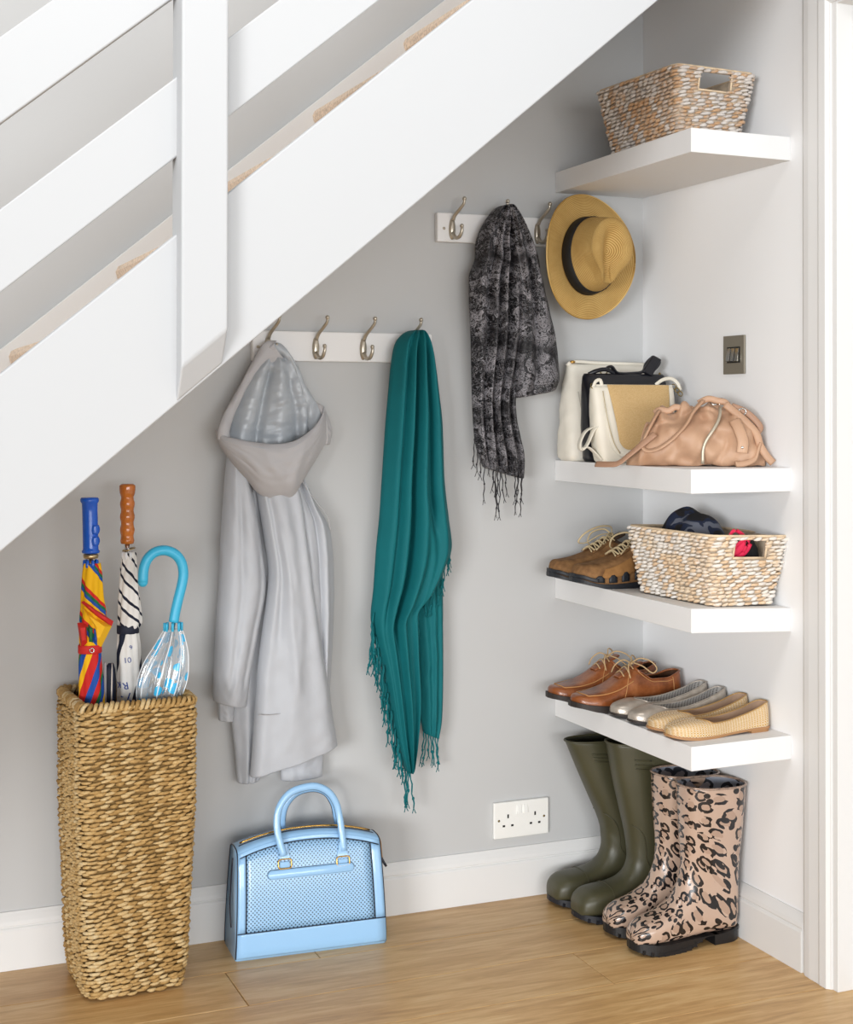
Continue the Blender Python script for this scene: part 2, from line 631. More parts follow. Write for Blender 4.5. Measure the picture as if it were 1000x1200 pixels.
# ------------------------------------------------------------------ woven baskets
def perimeter(hw, hd, r, cx=0, cy=0, rot=0):
    """rounded rectangle as a function of arc length -> (x, y, nx, ny); returns (f, total)"""
    segs = []
    a, b = hw - r, hd - r
    for (sx, sy, ang) in ((1, 1, 0), (-1, 1, pi / 2), (-1, -1, pi), (1, -1, 3 * pi / 2)):
        segs.append(('arc', sx * a, sy * b, ang, r * pi / 2))
        segs.append(('line', sx, sy, ang + pi / 2, 2 * a if ang in (0, pi) else 2 * b))
    tot = sum(x[4] for x in segs)
    c0, s0 = cos(rot), sin(rot)

    def f(s):
        s %= tot
        for kind, x, y, ang, L in segs:
            if s <= L:
                if kind == 'arc':
                    t = ang + s / r
                    px, py, nx, ny = x + r * cos(t), y + r * sin(t), cos(t), sin(t)
                else:
                    nx, ny = cos(ang), sin(ang)
                    px, py = x * a + nx * r - ny * s, y * b + ny * r + nx * s
                break
            s -= L
        else:
            px, py, nx, ny = a + r, b, 1, 0
        return (cx + c0 * px - s0 * py, cy + s0 * px + c0 * py, c0 * nx - s0 * ny, s0 * nx + c0 * ny)
    return f, tot


def straw_mat(name, stops, rough=.75, bump=.7, vary=.5):
    M = Mat(name, '#b58c50', rough, spec=.25)
    g = M.n('NewGeometry')
    v = M.coord('Object', (1, 1, 1))
    n = M.noise(v, 260, 3)
    n2 = M.noise(v, 38, 2)
    n3 = M.noise(v, 120, 2)
    f = M.math('ADD', M.math('MULTIPLY', g.outputs['Random Per Island'], .5), M.math('ADD', M.math('MULTIPLY', n2.outputs[0], .2), M.math('MULTIPLY', n3.outputs[0], .3)))
    c = M.ramp(f, stops)
    M.color(M.mix(M.math('MULTIPLY', n.outputs[0], vary), c, '#3c2a14', 'MULTIPLY'))
    M.bump(n.outputs[0], bump, .0008)
    return M.m


def lump(mb, f, s0, s1, z, dz, out, r, rs, shift=0, n=6, m=6, flat=1.0, inset=0):
    """one visible half-hitch of a woven strand: bulges out between two stakes"""
    rings = []
    for i in range(m):
        t = i / (m - 1)
        x, y, nx, ny = f(lerp(s0, s1, t))
        b = out * sin(pi * t) - inset
        zz = z + dz * (t - .5)
        rad = r * (.35 + .65 * sin(pi * t) ** .6)
        tx, ty = -ny, nx
        ring = []
        for k in range(n):
            a = 2 * pi * k / n
            o = b + rad * flat * cos(a)
            ring.append((x + nx * o, y + ny * o, zz + rad * sin(a)))
        rings.append(ring)
    mb.loft(rings)


def woven(parent, hw, hd, z0, H, rows, taper, r0, strand, step, mat, rim_mat, place, jit=.15, hole=None, slant=.9, rim_r=.005, r_c=.02, jag=0):
    """rows of twined strands round a (tapering) rounded box. taper: extra half-size at the top. place: Matrix to the world"""
    rnd = random.Random(int(hw * 1e5 + H * 1e4 + place.translation.z * 1000))
    for j in range(rows):
        v = (j + .5) / rows
        k = taper(v)
        f, tot = perimeter(hw + k, hd + k, r_c)
        n = int(round(tot / step))
        runs = [MB()]
        ph = .5 * (j % 2) + rnd.uniform(-.1, .1)
        zj = z0 + H * v
        first = 0
        if hole:                                    # start a cut row behind one of its gaps
            for i in range(n):
                x, y, nx, ny = f((i + ph + .5) * tot / n)
                if hole(x, y, zj): first = i
        for i in range(first, first + n):
            mb = runs[-1]
            s0 = (i + ph - .08) * tot / n
            s1 = (i + ph + 1.08) * tot / n
            if hole:
                x, y, nx, ny = f((s0 + s1) / 2)
                if hole(x, y, zj):
                    if mb.V: runs.append(MB())
                    continue
            e = rnd.uniform(-.14, .2) * tot / n
            lump(mb, f, s0 - e, s1 + e, zj + rnd.uniform(-jit, jit) * strand, strand * slant * rnd.uniform(.3, 1.5), strand * rnd.uniform(.35, .7), strand * rnd.uniform(.42, .64), 0)
        for mb in runs:
            if mb.V:
                mb.xf(place)
                mb.build('woven_row', mat, parent, world=True, fix=False)


# seagrass umbrella stand
SEAG = straw_mat('seagrass', [(.15, '#94733f'), (.32, '#b8935a'), (.5, '#cfab70'), (.68, '#e0c592'), (.88, '#f0e2c0')])
SEAB = plain('seagrass_backing', '#7d6034', .9)
UB = (-1.316, -.147)
t = thing('umbrella_stand', 'tall square woven seagrass umbrella stand against the skirting', 'umbrella stand', (UB[0], UB[1], 0))
PL = Matrix.Translation((UB[0], UB[1], 0)) @ Matrix.Rotation(radians(3), 4, 'Z')
HB = .582
tap = lambda v: .012 * min(1, v * 1.6) + .003 * v - .006 * exp(-((v - 0) / .05) ** 2)
woven(t, .1, .1, .004, HB - .006, 70, tap, 0, .007, .0195, SEAG, SEAG, PL, jit=.3, slant=.5, r_c=.022)
# inner wall and floor
mb = MB()
rings = []
for v in (0, .02, .3, .6, .99):
    f, tot = perimeter(.1 + tap(v) - .003, .1 + tap(v) - .003, .02)
    rings.append([PL @ Vector((f(tot * i / 48)[0], f(tot * i / 48)[1], .004 + HB * v)) for i in range(48)])
for v in (.99, .5, .02):
    f, tot = perimeter(.1 + tap(v) - .009, .1 + tap(v) - .009, .016)
    rings.append([PL @ Vector((f(tot * i / 48)[0], f(tot * i / 48)[1], .004 + HB * v)) for i in range(48)])
mb.loft(rings)
mb.build('basket_lining', SEAB, t, world=True)
# plaited rim
mb = MB()
f, tot = perimeter(.1 + tap(1) - .001, .1 + tap(1) - .001, .02)
nr = 84
rr = random.Random(3)
for i in range(nr):
    s = tot * i / nr
    rings = []
    for q in range(8):
        a = -1.2 + (pi + 2.2) * q / 7
        x, y, nx, ny = f(s + .016 * q / 7)
        p = Vector((x - nx * .004 + nx * .0095 * cos(a), y - ny * .004 + ny * .0095 * cos(a), HB - .003 + .0085 * sin(a) + rr.uniform(-.0012, .0012)))
        rad = .0046 * rr.uniform(.85, 1.15)
        tx, ty = -ny, nx
        rings.append([PL @ (p + Vector((tx * rad * cos(b), ty * rad * cos(b), 0)) + Vector((nx * cos(a), ny * cos(a), sin(a))) * rad * .8 * sin(b)) for b in [2 * pi * h / 6 for h in range(6)]])
    mb.loft(rings)
o = mb.build('plaited_rim', SEAG, t, world=True)

# whitewashed baskets on the shelves
WASH = straw_mat('whitewashed_waterhyacinth', [(.18, '#8f8580'), (.26, '#d8d0c9'), (.42, '#e6dfd8'), (.52, '#d3bca6'), (.6, '#d2a77c'), (.7, '#cfc0b3'), (.85, '#ece5de')], .8, .4, .3)
WASHL = straw_mat('pale_waterhyacinth', [(.15, '#c9beb2'), (.28, '#f0ebe4'), (.45, '#efe6da'), (.55, '#e9d3b6'), (.63, '#e2c09a'), (.7, '#efe4d6'), (.9, '#f2eee8')], .8, .35, .2)
RIMM = plain('rattan_rim', '#dfc8a8', .6, vary=.2, vscale=40)


def shelf_basket(label, c, rot, tilt, mat):
    t = thing('storage_basket', label, 'basket', c)
    P = Matrix.Translation(c) @ Matrix.Rotation(tilt, 4, 'Y') @ Matrix.Rotation(rot, 4, 'Z')
    hw, hd, H = .079, .126, .152
    tp = lambda v: .026 * v
    # hand holes in both short sides (local y = +-)
    hole = lambda x, y, z: abs(x) < .043 and abs(y) > hd - .01 and .103 < z < .143
    woven(t, hw, hd, .003, H - .006, 18, tp, 0, .0072, .0195, mat, RIMM, P, jit=.2, hole=hole, slant=.55, r_c=.012)
    # lining with the two hand holes left open
    nside = 12
    def ring(v, inset):
        f, tot = perimeter(hw + tp(v) - inset, hd + tp(v) - inset, .012)
        return f, tot
    mb = MB()
    NU = 96
    zs = [.003, .04, .08, .104, .142, .148]
    V, F = [], []
    for inset in (.0015, .007):
        base = len(V)
        for z in zs:
            f, tot = ring(z / H, inset)
            for i in range(NU):
                x, y, _, _ = f(tot * i / NU)
                V.append((x, y, z))
        for a in range(len(zs) - 1):
            for i in range(NU):
                j = (i + 1) % NU
                q = [base + a * NU + i, base + a * NU + j, base + (a + 1) * NU + j, base + (a + 1) * NU + i]
                mx = sum(V[k][0] for k in q) / 4
                my = sum(V[k][1] for k in q) / 4
                if a == 3 and abs(mx) < .041 and abs(my) > hd - .02: continue
                F.append(tuple(q if inset < .005 else reversed(q)))
        F.append(tuple(base + i for i in range(NU)))
    mb.add([P @ Vector(v) for v in V], F)
    mb.build('basket_lining', WASHB, t, world=True, fix=False)
    # rim rod
    f, tot = perimeter(hw + tp(1) - .002, hd + tp(1) - .002, .014)
    mb = MB().tube([P @ Vector((f(tot * i / 72)[0], f(tot * i / 72)[1], H - .002)) for i in range(72)], .003, 8, closed=True)
    mb.build('rim', RIMM, t, world=True)
    # bound edges of the hand holes
    for sgn in (1, -1):
        mb = MB()
        pts = []
        for x, z in ((-.043, .147), (-.043, .104), (.043, .104), (.043, .147)):
            pts.append(P @ Vector((x, sgn * (hd + tp(z / H)), z)))
        for a, b in zip(pts[:-1], pts[1:]):
            mb.tube([lerp(a, b, q / 4) for q in range(5)], .0024, 8)
        mb.build('hand_hole_edge', RIMM, t, world=True)
    return t
WASHB = plain('basket_inside', '#c4b29c', .9, vary=.3, vscale=60)
shelf_basket('empty whitewashed woven basket on the topmost shelf', (-.141, -.366, 1.7455), .071, 0, WASH)
shelf_basket('pale woven basket on the middle shelf, filled with dark and pink items', (-.109, -.438, .7515), .077, radians(2.2), WASHL)

# things in the filled basket
NAVYC = Mat('navy_grey_camouflage_cloth', '#1d2436', .8)
v = NAVYC.coord()
NAVYC.color(NAVYC.ramp(NAVYC.noise(v, 24, 2, .4, .6).outputs[0], [(.0, '#15151a'), (.44, '#1d1a1b'), (.5, '#1c2743'), (.58, '#20293f'), (.61, '#666b78'), (.75, '#747985')], 'CONSTANT'))
NAVYC.bump(NAVYC.noise(v, 400).outputs[0], .3, .001)
mb = MB()
rings = []
for i in range(28):
    t_ = i / 27
    y = lerp(-.29, -.48, t_)
    h = tab([(0, .0), (.08, .045), (.25, .088), (.38, .104), (.5, .092), (.62, .094), (.75, .084), (.9, .045), (1, .0)])(t_)[0]
    wd = .075 * sin(pi * t_) ** .5
    rings.append([Vector((-.105 + wd * cos(pi * k / 17), y, .843 + (h + .012 * noise.noise(Vector((k * .35, t_ * 7, 3.3)))) * sin(pi * k / 17) ** .8)) for k in range(18)])
mb.loft(rings, closed=False, cap0=False, cap1=False)
o = mb.build('folded_cap', NAVYC.m, None, sub=1, solid=.003)
tag(o, 'navy, black and grey patterned cloth cap heaped in the pale basket', 'cap')
PINK = plain('hot_pink_webbing', '#e0224f', .6, bump=.3, bscale=300)
BLKC = plain('black_cloth', '#141416', .85, bump=.3, bscale=250)
t = thing('pink_strapped_pouch', 'black pouch with hot pink straps showing through the basket hand hole', 'pouch', (-.085, -.545, .83))
mb = MB()
rings = []
for i in range(10):
    z = lerp(.768, .9, i / 9)
    k = (1 - abs(2 * i / 9 - 1) ** 3) * .5 + .5
    rings.append([(-.088 + .054 * k * cos(2 * pi * q / 20), -.53 + .026 * k * sin(2 * pi * q / 20), z) for q in range(20)])
mb.loft(rings)
mb.build('pouch_body', BLKC, t, world=True)
def ribbon(pts, w, th, mat, name, parent, n=24, up=(0, 1, 0)):
    return MB().tube(spline(pts, n), w, 10, flat=th / w, up=up, ).build(name, mat, parent, world=True)
yp = -.5585
ribbon([(-.142, yp, .862), (-.135, yp, .885), (-.118, yp - .002, .911), (-.098, yp, .905), (-.082, yp + .003, .892)], .004, .0015, PINK, 'pink_strap', t, up=(1, 0, 0))
ribbon([(-.142, yp, .866), (-.125, yp - .004, .871), (-.1, yp - .006, .887), (-.085, yp - .005, .895), (-.078, yp - .003, .88), (-.092, yp - .005, .864), (-.118, yp - .004, .858), (-.142, yp, .86)], .0055, .002, PINK, 'pink_strap', t, up=(0, 0, 1))
ribbon([(-.138, yp, .863), (-.115, yp - .008, .867), (-.094, yp - .008, .882), (-.1, yp - .007, .868)], .0075, .002, PINK, 'pink_strap', t, up=(0, 0, 1))

# ------------------------------------------------------------------ umbrellas in the stand
PXM = .00175


def stripes(name, stops, ku, kv, rough=.7, bump=True, wob=0):
    """flat-coloured stripes winding round a furled canopy (UV: u round it, v down it)"""
    M = Mat(name, '#ffffff', rough, spec=.3)
    v = M.coord('UV')
    sp = M.n('SeparateXYZ')
    M.l(v, sp.inputs[0])
    f = M.math('ADD', M.math('MULTIPLY', sp.outputs[0], ku), M.math('MULTIPLY', sp.outputs[1], kv))
    if wob:
        f = M.math('ADD', f, M.math('MULTIPLY', M.noise(v, 5, 2).outputs[0], wob))
    M.color(M.ramp(M.math('FRACT', f), stops, 'CONSTANT'))
    if bump:
        M.bump(M.noise(M.coord(), 350).outputs[0], .15, .0005)
    return M.m


def furled(rows, Y, pleats=8, depth=.12, nu=64, twist=0.0, nv=40, seed=0, flat=.85, phase=0):
    """rings of a furled canopy from rows (py, left px, right px)"""
    T = tab(rows)
    rings = []
    a, b = rows[0][0], rows[-1][0]
    for i in range(nv):
        py = lerp(a, b, i / (nv - 1))
        L, R = T(py)
        c = at((L + R) / 2, py, Y)
        r = (R - L) / 2 * PXM
        ring = []
        for k in range(nu):
            an = 2 * pi * k / nu
            q = pleats * (an + phase) + twist * 2 * pi * i / (nv - 1) * pleats
            rr = r * (1 - depth * (.5 + .5 * sin(q)) ** 1.5) * (1 + .04 * noise.noise(Vector((cos(an) * 2, sin(an) * 2, i * .18 + seed))))
            ring.append(c + Vector((rr * cos(an), rr * flat * sin(an), 0)))
        rings.append(ring)
    return rings


def strap(rows_y, Y, L, R, py, h, mat, parent, flat=.85):
    c = at((L + R) / 2, py, Y)
    r = (R - L) / 2 * PXM
    rings = []
    for dz, k in ((-h / 2, 1.0), (-h / 2 + .001, 1.05), (h / 2 - .001, 1.05), (h / 2, 1.0)):
        rings.append([c + Vector((r * k * cos(2 * pi * i / 40), r * flat * k * sin(2 * pi * i / 40), dz)) for i in range(40)])
    return MB().loft(rings, cap0=False, cap1=False).build('strap', mat, parent, world=True)


def lathe(c, prof, nu=24, squash=1.0):
    c = Vector(c)
    return [[c + Vector((r * cos(2 * pi * k / nu), r * squash * sin(2 * pi * k / nu), z)) for k in range(nu)] for z, r in prof]


# 1 --- rainbow umbrella with a blue plastic grip
R_, Y_, G_, B_ = '#c8231f', '#eeb60f', '#1b6a3c', '#1d4fa3'
Yr = -.165
t = thing('umbrella', 'furled rainbow umbrella with moulded blue plastic grip, leftmost in the woven stand', 'umbrella', tuple(at(106, 1100, Yr)), group='umbrellas in the woven stand')
up_m = stripes('rainbow_canopy_top', [(0, Y_), (.3, B_), (.42, G_), (.52, R_), (.65, Y_)], 2.0, -2.5)
lo_m = stripes('rainbow_canopy_bottom', [(0, R_), (.14, G_), (.22, B_), (.4, Y_), (.58, R_), (.82, B_)], 2.0, 3.4)
MB().loft(furled([(660, 98, 118), (676, 96, 120), (700, 95, 122), (718, 94, 125), (735, 93, 124), (752, 93, 119), (762, 93, 118)], Yr, 7, .14, twist=.12)).build('canopy_top', up_m, t, world=True)
MB().loft(furled([(760, 93, 118), (775, 92, 119), (800, 92, 121), (830, 92, 123), (880, 93, 122), (1000, 98, 118), (1120, 104, 112)], Yr, 7, .1, twist=-.1)).build('canopy_bottom', lo_m, t, world=True)
RED = plain('red_umbrella_cloth', R_, .7)
strap(None, Yr, 92.5, 118.5, 760, .017, RED, t)
mb = MB()
pb = at(109, 760, Yr) + Vector((-.006, -.0225, 0))
mb.tube([pb + Vector((.0042 * cos(a), -.0003, .0042 * sin(a))) for a in [2 * pi * k / 16 for k in range(16)]], .0011, 6, closed=True)
mb.build('press_stud', CHROME, t, world=True)
# flared folds above the strap
def flap(name, tri, Y0, Y1, mat, th=.003):
    """small stiff fold of canopy cloth: outline in photo measure, bulging from Y0 to Y1"""
    n = len(tri)
    cx, cy = sum(p[0] for p in tri) / n, sum(p[1] for p in tri) / n
    V = [at(px, py, Y0) for px, py in tri] + [at(lerp(px, cx, .45), lerp(py, cy, .45), Y1) for px, py in tri] + [at(cx, cy, Y1 - .002)]
    F = [(i, (i + 1) % n, (i + 1) % n + n, i + n) for i in range(n)] + [(i + n, (i + 1) % n + n, 2 * n) for i in range(n)] + [tuple(reversed(range(n)))]
    return MB().add(V, F).build(name, mat, t, smooth=False, world=True)
YEL = plain('yellow_umbrella_cloth', Y_, .7)
GRN = plain('green_umbrella_cloth', G_, .7)
BLU = plain('blue_umbrella_cloth', B_, .7)
flap('canopy_fold', [(95, 706), (98, 704), (133, 728), (131, 734), (112, 722)], Yr - .018, Yr - .032, RED)
flap('canopy_fold', [(96, 710), (112, 721), (131, 734), (119, 758), (114, 757), (110, 732)], Yr - .014, Yr - .029, YEL)
flap('canopy_fold', [(90.5, 730), (102, 729), (103, 755), (95, 758)], Yr - .012, Yr - .027, RED)
flap('canopy_fold', [(103, 731), (110, 733), (109, 754), (104, 754)], Yr - .016, Yr - .026, GRN)
flap('canopy_fold', [(109, 732), (114, 736), (115, 754), (110, 754)], Yr - .015, Yr - .0255, BLU)
BPL = plain('blue_glossy_plastic', '#1657c0', .22)
c = at(106.5, 648, Yr)
hh = (at(106.5, 583, Yr) - c).z
sh = Matrix.Translation((0, 0, 0))
prof = [(0, .0172), (.004, .0182), (.007, .016), (.01, .0155)] + [(z_, .0155) for z_ in (.03, .06, .085)] + [(hh - .012, .0158), (hh - .008, .0185), (hh - .003, .0188), (hh, .0165)]
top = at(105, 583, Yr) - c
rg = lathe(c, prof)
rg = [[p + Vector((top.x * (p.z - c.z) / hh, 0, 0)) for p in r] for r in rg]
MB().loft(rg).build('grip', BPL, t, world=True)
for zf in (.02, .043):
    mb = MB()
    rings = []
    for i in range(7):
        a = i / 6
        rings.append([c + Vector((.006 + .0125 * (.75 + .25 * sin(pi * a)) * cos(b) * .9, -.006 + .0125 * sin(b), zf - .004 + .018 * a)) for b in [2 * pi * k / 20 for k in range(20)]])
    mb.loft(rings)
    o = mb.build('finger_rest', BPL, t, world=True)
MB().loft(lathe(c, [(-.011, .0125), (-.0095, .0152), (-.003, .0152), (-.0015, .0125)])).build('collar', plain('pale_brass', '#b5a07a', .3, .9), t, world=True)
for k in range(7):
    an = 2 * pi * k / 7 + .4
    p = c + Vector((.0125 * cos(an), .0125 * sin(an), -.024))
    MB().loft(lathe(p, [(-.005, .0034), (0, .0036), (.009, .0034), (.0105, .002)], 10)).build('rib_tip', BPL, t, world=True)
MB().tube([c + Vector((0, 0, -.01)), c + Vector((0, 0, -.06))], .0045, 12).build('shaft', CHROME, t, world=True)

# 2 --- white umbrella with navy stripes, wooden grip
Yw = -.115
WHT = '#e9e6e1'
NV = '#161c30'
t = thing('umbrella', 'furled white umbrella with navy stripes and turned wooden grip in the woven stand', 'umbrella', tuple(at(150, 1100, Yw)), group='umbrellas in the woven stand')
up_m = stripes('white_navy_canopy_top', [(0, WHT), (.36, NV), (.48, WHT), (.8, NV), (.92, WHT)], 2.0, -2.6, wob=.12)
lo_m = stripes('white_navy_canopy_bottom', [(0, WHT), (.24, NV), (.46, WHT)], 2.0, 3.2, wob=.08)
MB().loft(furled([(647, 143, 160), (665, 141, 161), (690, 139, 163), (715, 138, 166), (728, 138, 167), (737, 138, 163)], Yw, 8, .12, twist=.14)).build('canopy_top', up_m, t, world=True)
MB().loft(furled([(736, 138, 162), (755, 137, 165), (790, 137, 166), (830, 137, 166), (900, 140, 162), (1000, 145, 158), (1120, 149, 155)], Yw, 8, .1, twist=-.1)).build('canopy_bottom', lo_m, t, world=True)
strap(None, Yw, 137.5, 162.5, 737, .018, plain('navy_strap', NV, .7), t)
WOODH = plain('varnished_orange_wood', '#b5651f', .25, vary=.2, vscale=30, Coat_Weight=.4)
c = at(149.2, 637, Yw)
hh = (at(148.5, 567, Yw) - c).z
prof = []
for i in range(60):
    z = hh * i / 59
    a = z / hh
    r = .0142 + .0011 * sin(a * 2 * pi * 4.6 + 1.2) * (a < .86)
    if a < .04: r = .0132 + .001 * a / .04
    if a > .78: r = lerp(r, .0166, min(1, (a - .78) / .12))
    if a > .96: r = .0166 * sqrt(max(0.02, 1 - ((a - .96) / .04) ** 2 * .5))
    prof.append((z, r))
MB().loft(lathe(c, prof)).build('grip', WOODH, t, world=True)
MB().tube([c + Vector((0, 0, .002)), c + Vector((0, 0, -.05))], .0052, 14).build('shaft', CHROME, t, world=True)
mb = MB()
mb.tube([c + Vector((.003 + .0125 * cos(a), .0125 * sin(a), -.012 + .003 * cos(a))) for a in [2 * pi * k / 24 for k in range(24)]], .0014, 6, closed=True)
mb.build('wire_ring', plain('pale_brass_wire', '#b5a07a', .3, .9), t, world=True)
WTIP = plain('white_tip', '#e4e4e6', .4)
for k in range(8):
    an = 2 * pi * k / 8 + .2
    p = c + Vector((.002 + .0115 * cos(an), .0115 * sin(an), -.026))
    MB().loft(lathe(p, [(-.006, .003), (0, .0032), (.008, .003), (.009, .002)], 10)).build('rib_tip', WTIP, t, world=True)
INK = plain('blue_print', '#27418c', .7)
vdir = Vector((CPOS.x + 1.29, CPOS.y + .14, 0)).normalized()
side = Vector((0, 0, 1)).cross(vdir) * -1
def print_text(txt, px, py, size, roll, mat, parent, rad):
    cu = bpy.data.curves.new('printed_letters', 'FONT')
    cu.body = txt
    cu.size = size
    cu.extrude = .0003
    cu.align_x = 'CENTER'
    cu.align_y = 'CENTER'
    cu.materials.append(mat)
    tmp = bpy.data.objects.new('printed_letters', cu)
    me = bpy.data.meshes.new_from_object(tmp)
    bpy.data.objects.remove(tmp)
    o = bpy.data.objects.new('printed_letters', me)
    COL.objects.link(o)
    axis = at(151.5, py, Yw)
    # wrap the flat print round the furled cloth
    cen = at(px, py, Yw)
    off = (cen - axis).dot(Vector((1, 0, 0)))
    for v in me.vertices:
        x, y = v.co.x, v.co.y
        u = x * cos(roll) - y * sin(roll) + off
        h = x * sin(roll) + y * cos(roll)
        a = u / rad - pi / 2 - .35
        v.co = axis + Vector(((rad + .0009 + v.co.z) * cos(a), (rad + .0009 + v.co.z) * .85 * sin(a), h))
    if parent:
        o.parent = parent
        q = parent['_inv']
        o.matrix_parent_inverse = Matrix([q[0:4], q[4:8], q[8:12], q[12:16]])
    return o
print_text('10', 152, 772, .016, .1, INK, t, .0246)
print_text('9', 156, 757, .012, .3, INK, t, .0243)
print_text('R', 150, 801, .021, pi + .2, INK, t, .0254)
print_text('K', 141, 800, .019, pi + .1, INK, t, .0254)
print_text('L', 155, 815, .024, -.3, INK, t, .0254)
print_text('-', 146, 813, .024, -.3, INK, t, .0254)

# 3 --- dark umbrella mostly down in the stand
Yd = -.15
t = thing('umbrella', 'dark navy folded umbrella barely showing between the rainbow and white ones', 'umbrella', tuple(at(130, 1050, Yd)), group='umbrellas in the woven stand')
dk_m = stripes('dark_navy_cloth', [(0, '#20263f'), (.3, '#161a2c'), (.55, '#c4b9ad'), (.62, '#20263f'), (.8, '#12141f')], 2, .25, .5)
MB().loft(furled([(777, 127, 133), (782, 123, 135), (800, 121, 136), (830, 121, 136), (900, 122, 136), (1050, 128, 134)], Yd, 6, .25)).build('canopy', dk_m, t, world=True)
MB().loft(furled([(776, 122, 125), (790, 121.5, 125), (840, 121, 124.5)], Yd - .014, 3, .1)).build('canopy_edge', plain('silver_grey_cloth', '#8d8688', .5), t, world=True)

# 4 --- clear dome umbrella with blue spots and a blue crook
Yc = -.2
t = thing('umbrella', 'clear plastic umbrella with turquoise spots and curved turquoise crook handle', 'umbrella', tuple(at(190, 1100, Yc)), group='umbrellas in the woven stand')
TURQ = plain('turquoise_handle_plastic', '#3bb4dc', .38)
path = spline([at(x, y, Yc) for x, y in ((203.5, 729), (206, 715), (209.5, 700), (213, 686), (215, 673), (213, 660), (206, 650), (194, 645), (182, 647), (173, 655), (168.5, 667), (167.5, 682))], 48)
mb = MB().tube(path, .0104, 16)
mb.ball(path[-1], .0104)
mb.build('crook_handle', TURQ, t, world=True)
M = Mat('clear_plastic_with_spots', '#39aede', .12, spec=.6)
v = M.coord('UV', (11, 22, 1))
vo = M.voro(v, 1.0, 'F1', .8)
dots = M.math('LESS_THAN', vo.outputs['Distance'], .4)
tr = M.n('BsdfTransparent')
tr.inputs[0].default_value = (.93, .96, .98, 1)
gl = M.n('BsdfGlossy')
gl.inputs['Roughness'].default_value = .12
lw = M.n('LayerWeight')
lw.inputs[0].default_value = .35
ms = M.n('MixShader')
M.l(M.math('ADD', M.math('MULTIPLY', lw.outputs['Facing'], .45), .12), ms.inputs[0])
M.l(tr.outputs[0], ms.inputs[1])
M.l(gl.outputs[0], ms.inputs[2])
df = M.n('BsdfDiffuse')
df.inputs[0].default_value = (.85, .88, .9, 1)
m3 = M.n('MixShader')
m3.inputs[0].default_value = .2
M.l(ms.outputs[0], m3.inputs[1])
M.l(df.outputs[0], m3.inputs[2])
m2 = M.n('MixShader')
M.l(dots, m2.inputs[0])
M.l(m3.outputs[0], m2.inputs[1])
M.l(M.b.outputs[0], m2.inputs[2])
M.l(m2.outputs[0], M.out.inputs['Surface'])
CLEAR = M.m
rows = [(737, 193, 213), (745, 188, 216), (757, 181, 219), (770, 172, 221), (785, 165, 221), (800, 161, 219), (815, 160, 214), (830, 163, 209), (860, 166, 204), (950, 169, 198), (1100, 175, 190)]
rings = furled(rows, Yc, 8, .42, 96, twist=.05, nv=50, seed=4, flat=.62)
MB().loft(rings, cap0=False, cap1=False).build('canopy', CLEAR, t, world=True)
WIRE = plain('white_fibre_rib', '#e9edf0', .3)
T = tab(rows)
for k in range(8):
    an = 2 * pi * (k / 8) - .2
    pts = []
    for i in range(16):
        py = lerp(737, 860, i / 15)
        L, R = T(py)
        c = at((L + R) / 2, py, Yc)
        r = (R - L) / 2 * PXM * 1.0
        a2 = an - .05 * 2 * pi * (py - 737) / 363
        pts.append(c + Vector((r * cos(a2), r * .62 * sin(a2), 0)))
    MB().tube(pts, .0012, 6).build('rib', WIRE, t, world=True)
    p = pts[0]
    MB().loft(lathe(p, [(-.004, .0028), (.008, .003), (.013, .0028)], 8)).build('rib_tip', TURQ, t, world=True)
MB().tube([at(203.5, 728, Yc), at(197, 800, Yc), at(183, 1100, Yc)], .0042, 12).build('shaft', CHROME, t, world=True)

# ------------------------------------------------------------------ blue handbag on the floor
SKY = plain('pale_blue_patent_leather', '#97c3ea', .22, spec=.5, bump=.08, bscale=160, Coat_Weight=.3)
M = Mat('perforated_blue_leather', '#97c3ea', .25)
v = M.coord('UV', (1, 1, 1), (0, 0, radians(45)))
vo = M.voro(v, 165, 'F1', 0)
d = M.math('LESS_THAN', vo.outputs['Distance'], .27)
M.color(M.mix(d, '#9ac3e6', '#38506b'))
M.bump(M.math('SUBTRACT', 1, d), .4, .001)
PERF = M.m
BR = radians(-3.1)
BC = Vector((-.914, -.1, 0))
BM = Matrix.Translation(BC) @ Matrix.Rotation(BR, 4, 'Z')
t = thing('handbag', 'pale blue patent handbag with perforated front standing on the wooden floor', 'handbag', tuple(BC), (0, 0, BR))
HW = .167
ytab = tab([(0, .058), (.02, .062), (.08, .06), (.16, .05), (.215, .038), (.24, .03)])
def yf(z): return -ytab(max(0, z))[0]
def ztop(x): return .252 - .026 * (abs(x) / HW) ** 2.2
def xs(x, z): return x * (1 - .055 * z / .25)
def section(x, k=1.0):
    zt = ztop(x)
    pts = []
    zz = [0.0, .004, .03, .06, .1, .14, .18, zt - .03, zt - .012]
    fr = [(yf(z) * k, z) for z in zz]
    tp = [(yf(zt - .012) * k * c_, zt - .012 + .012 * s_) for c_, s_ in ((.92, .5), (.7, .85), (.35, 1), (0, 1.03))]
    half = fr + tp
    prof = half + [(-y, z) for y, z in reversed(half[:-1])]
    return [(xs(x, z), y, z) for y, z in prof]
mb = MB()
rings = []
for x, k in ((-HW, .93), (-HW + .003, .985), (-HW + .008, 1)) + tuple((lerp(-HW + .02, HW - .02, i / 12), 1) for i in range(13)) + ((HW - .008, 1), (HW - .003, .985), (HW, .93)):
    rings.append(section(x, k))
mb.loft(rings)
mb.build('body', SKY, t, bevel=0)
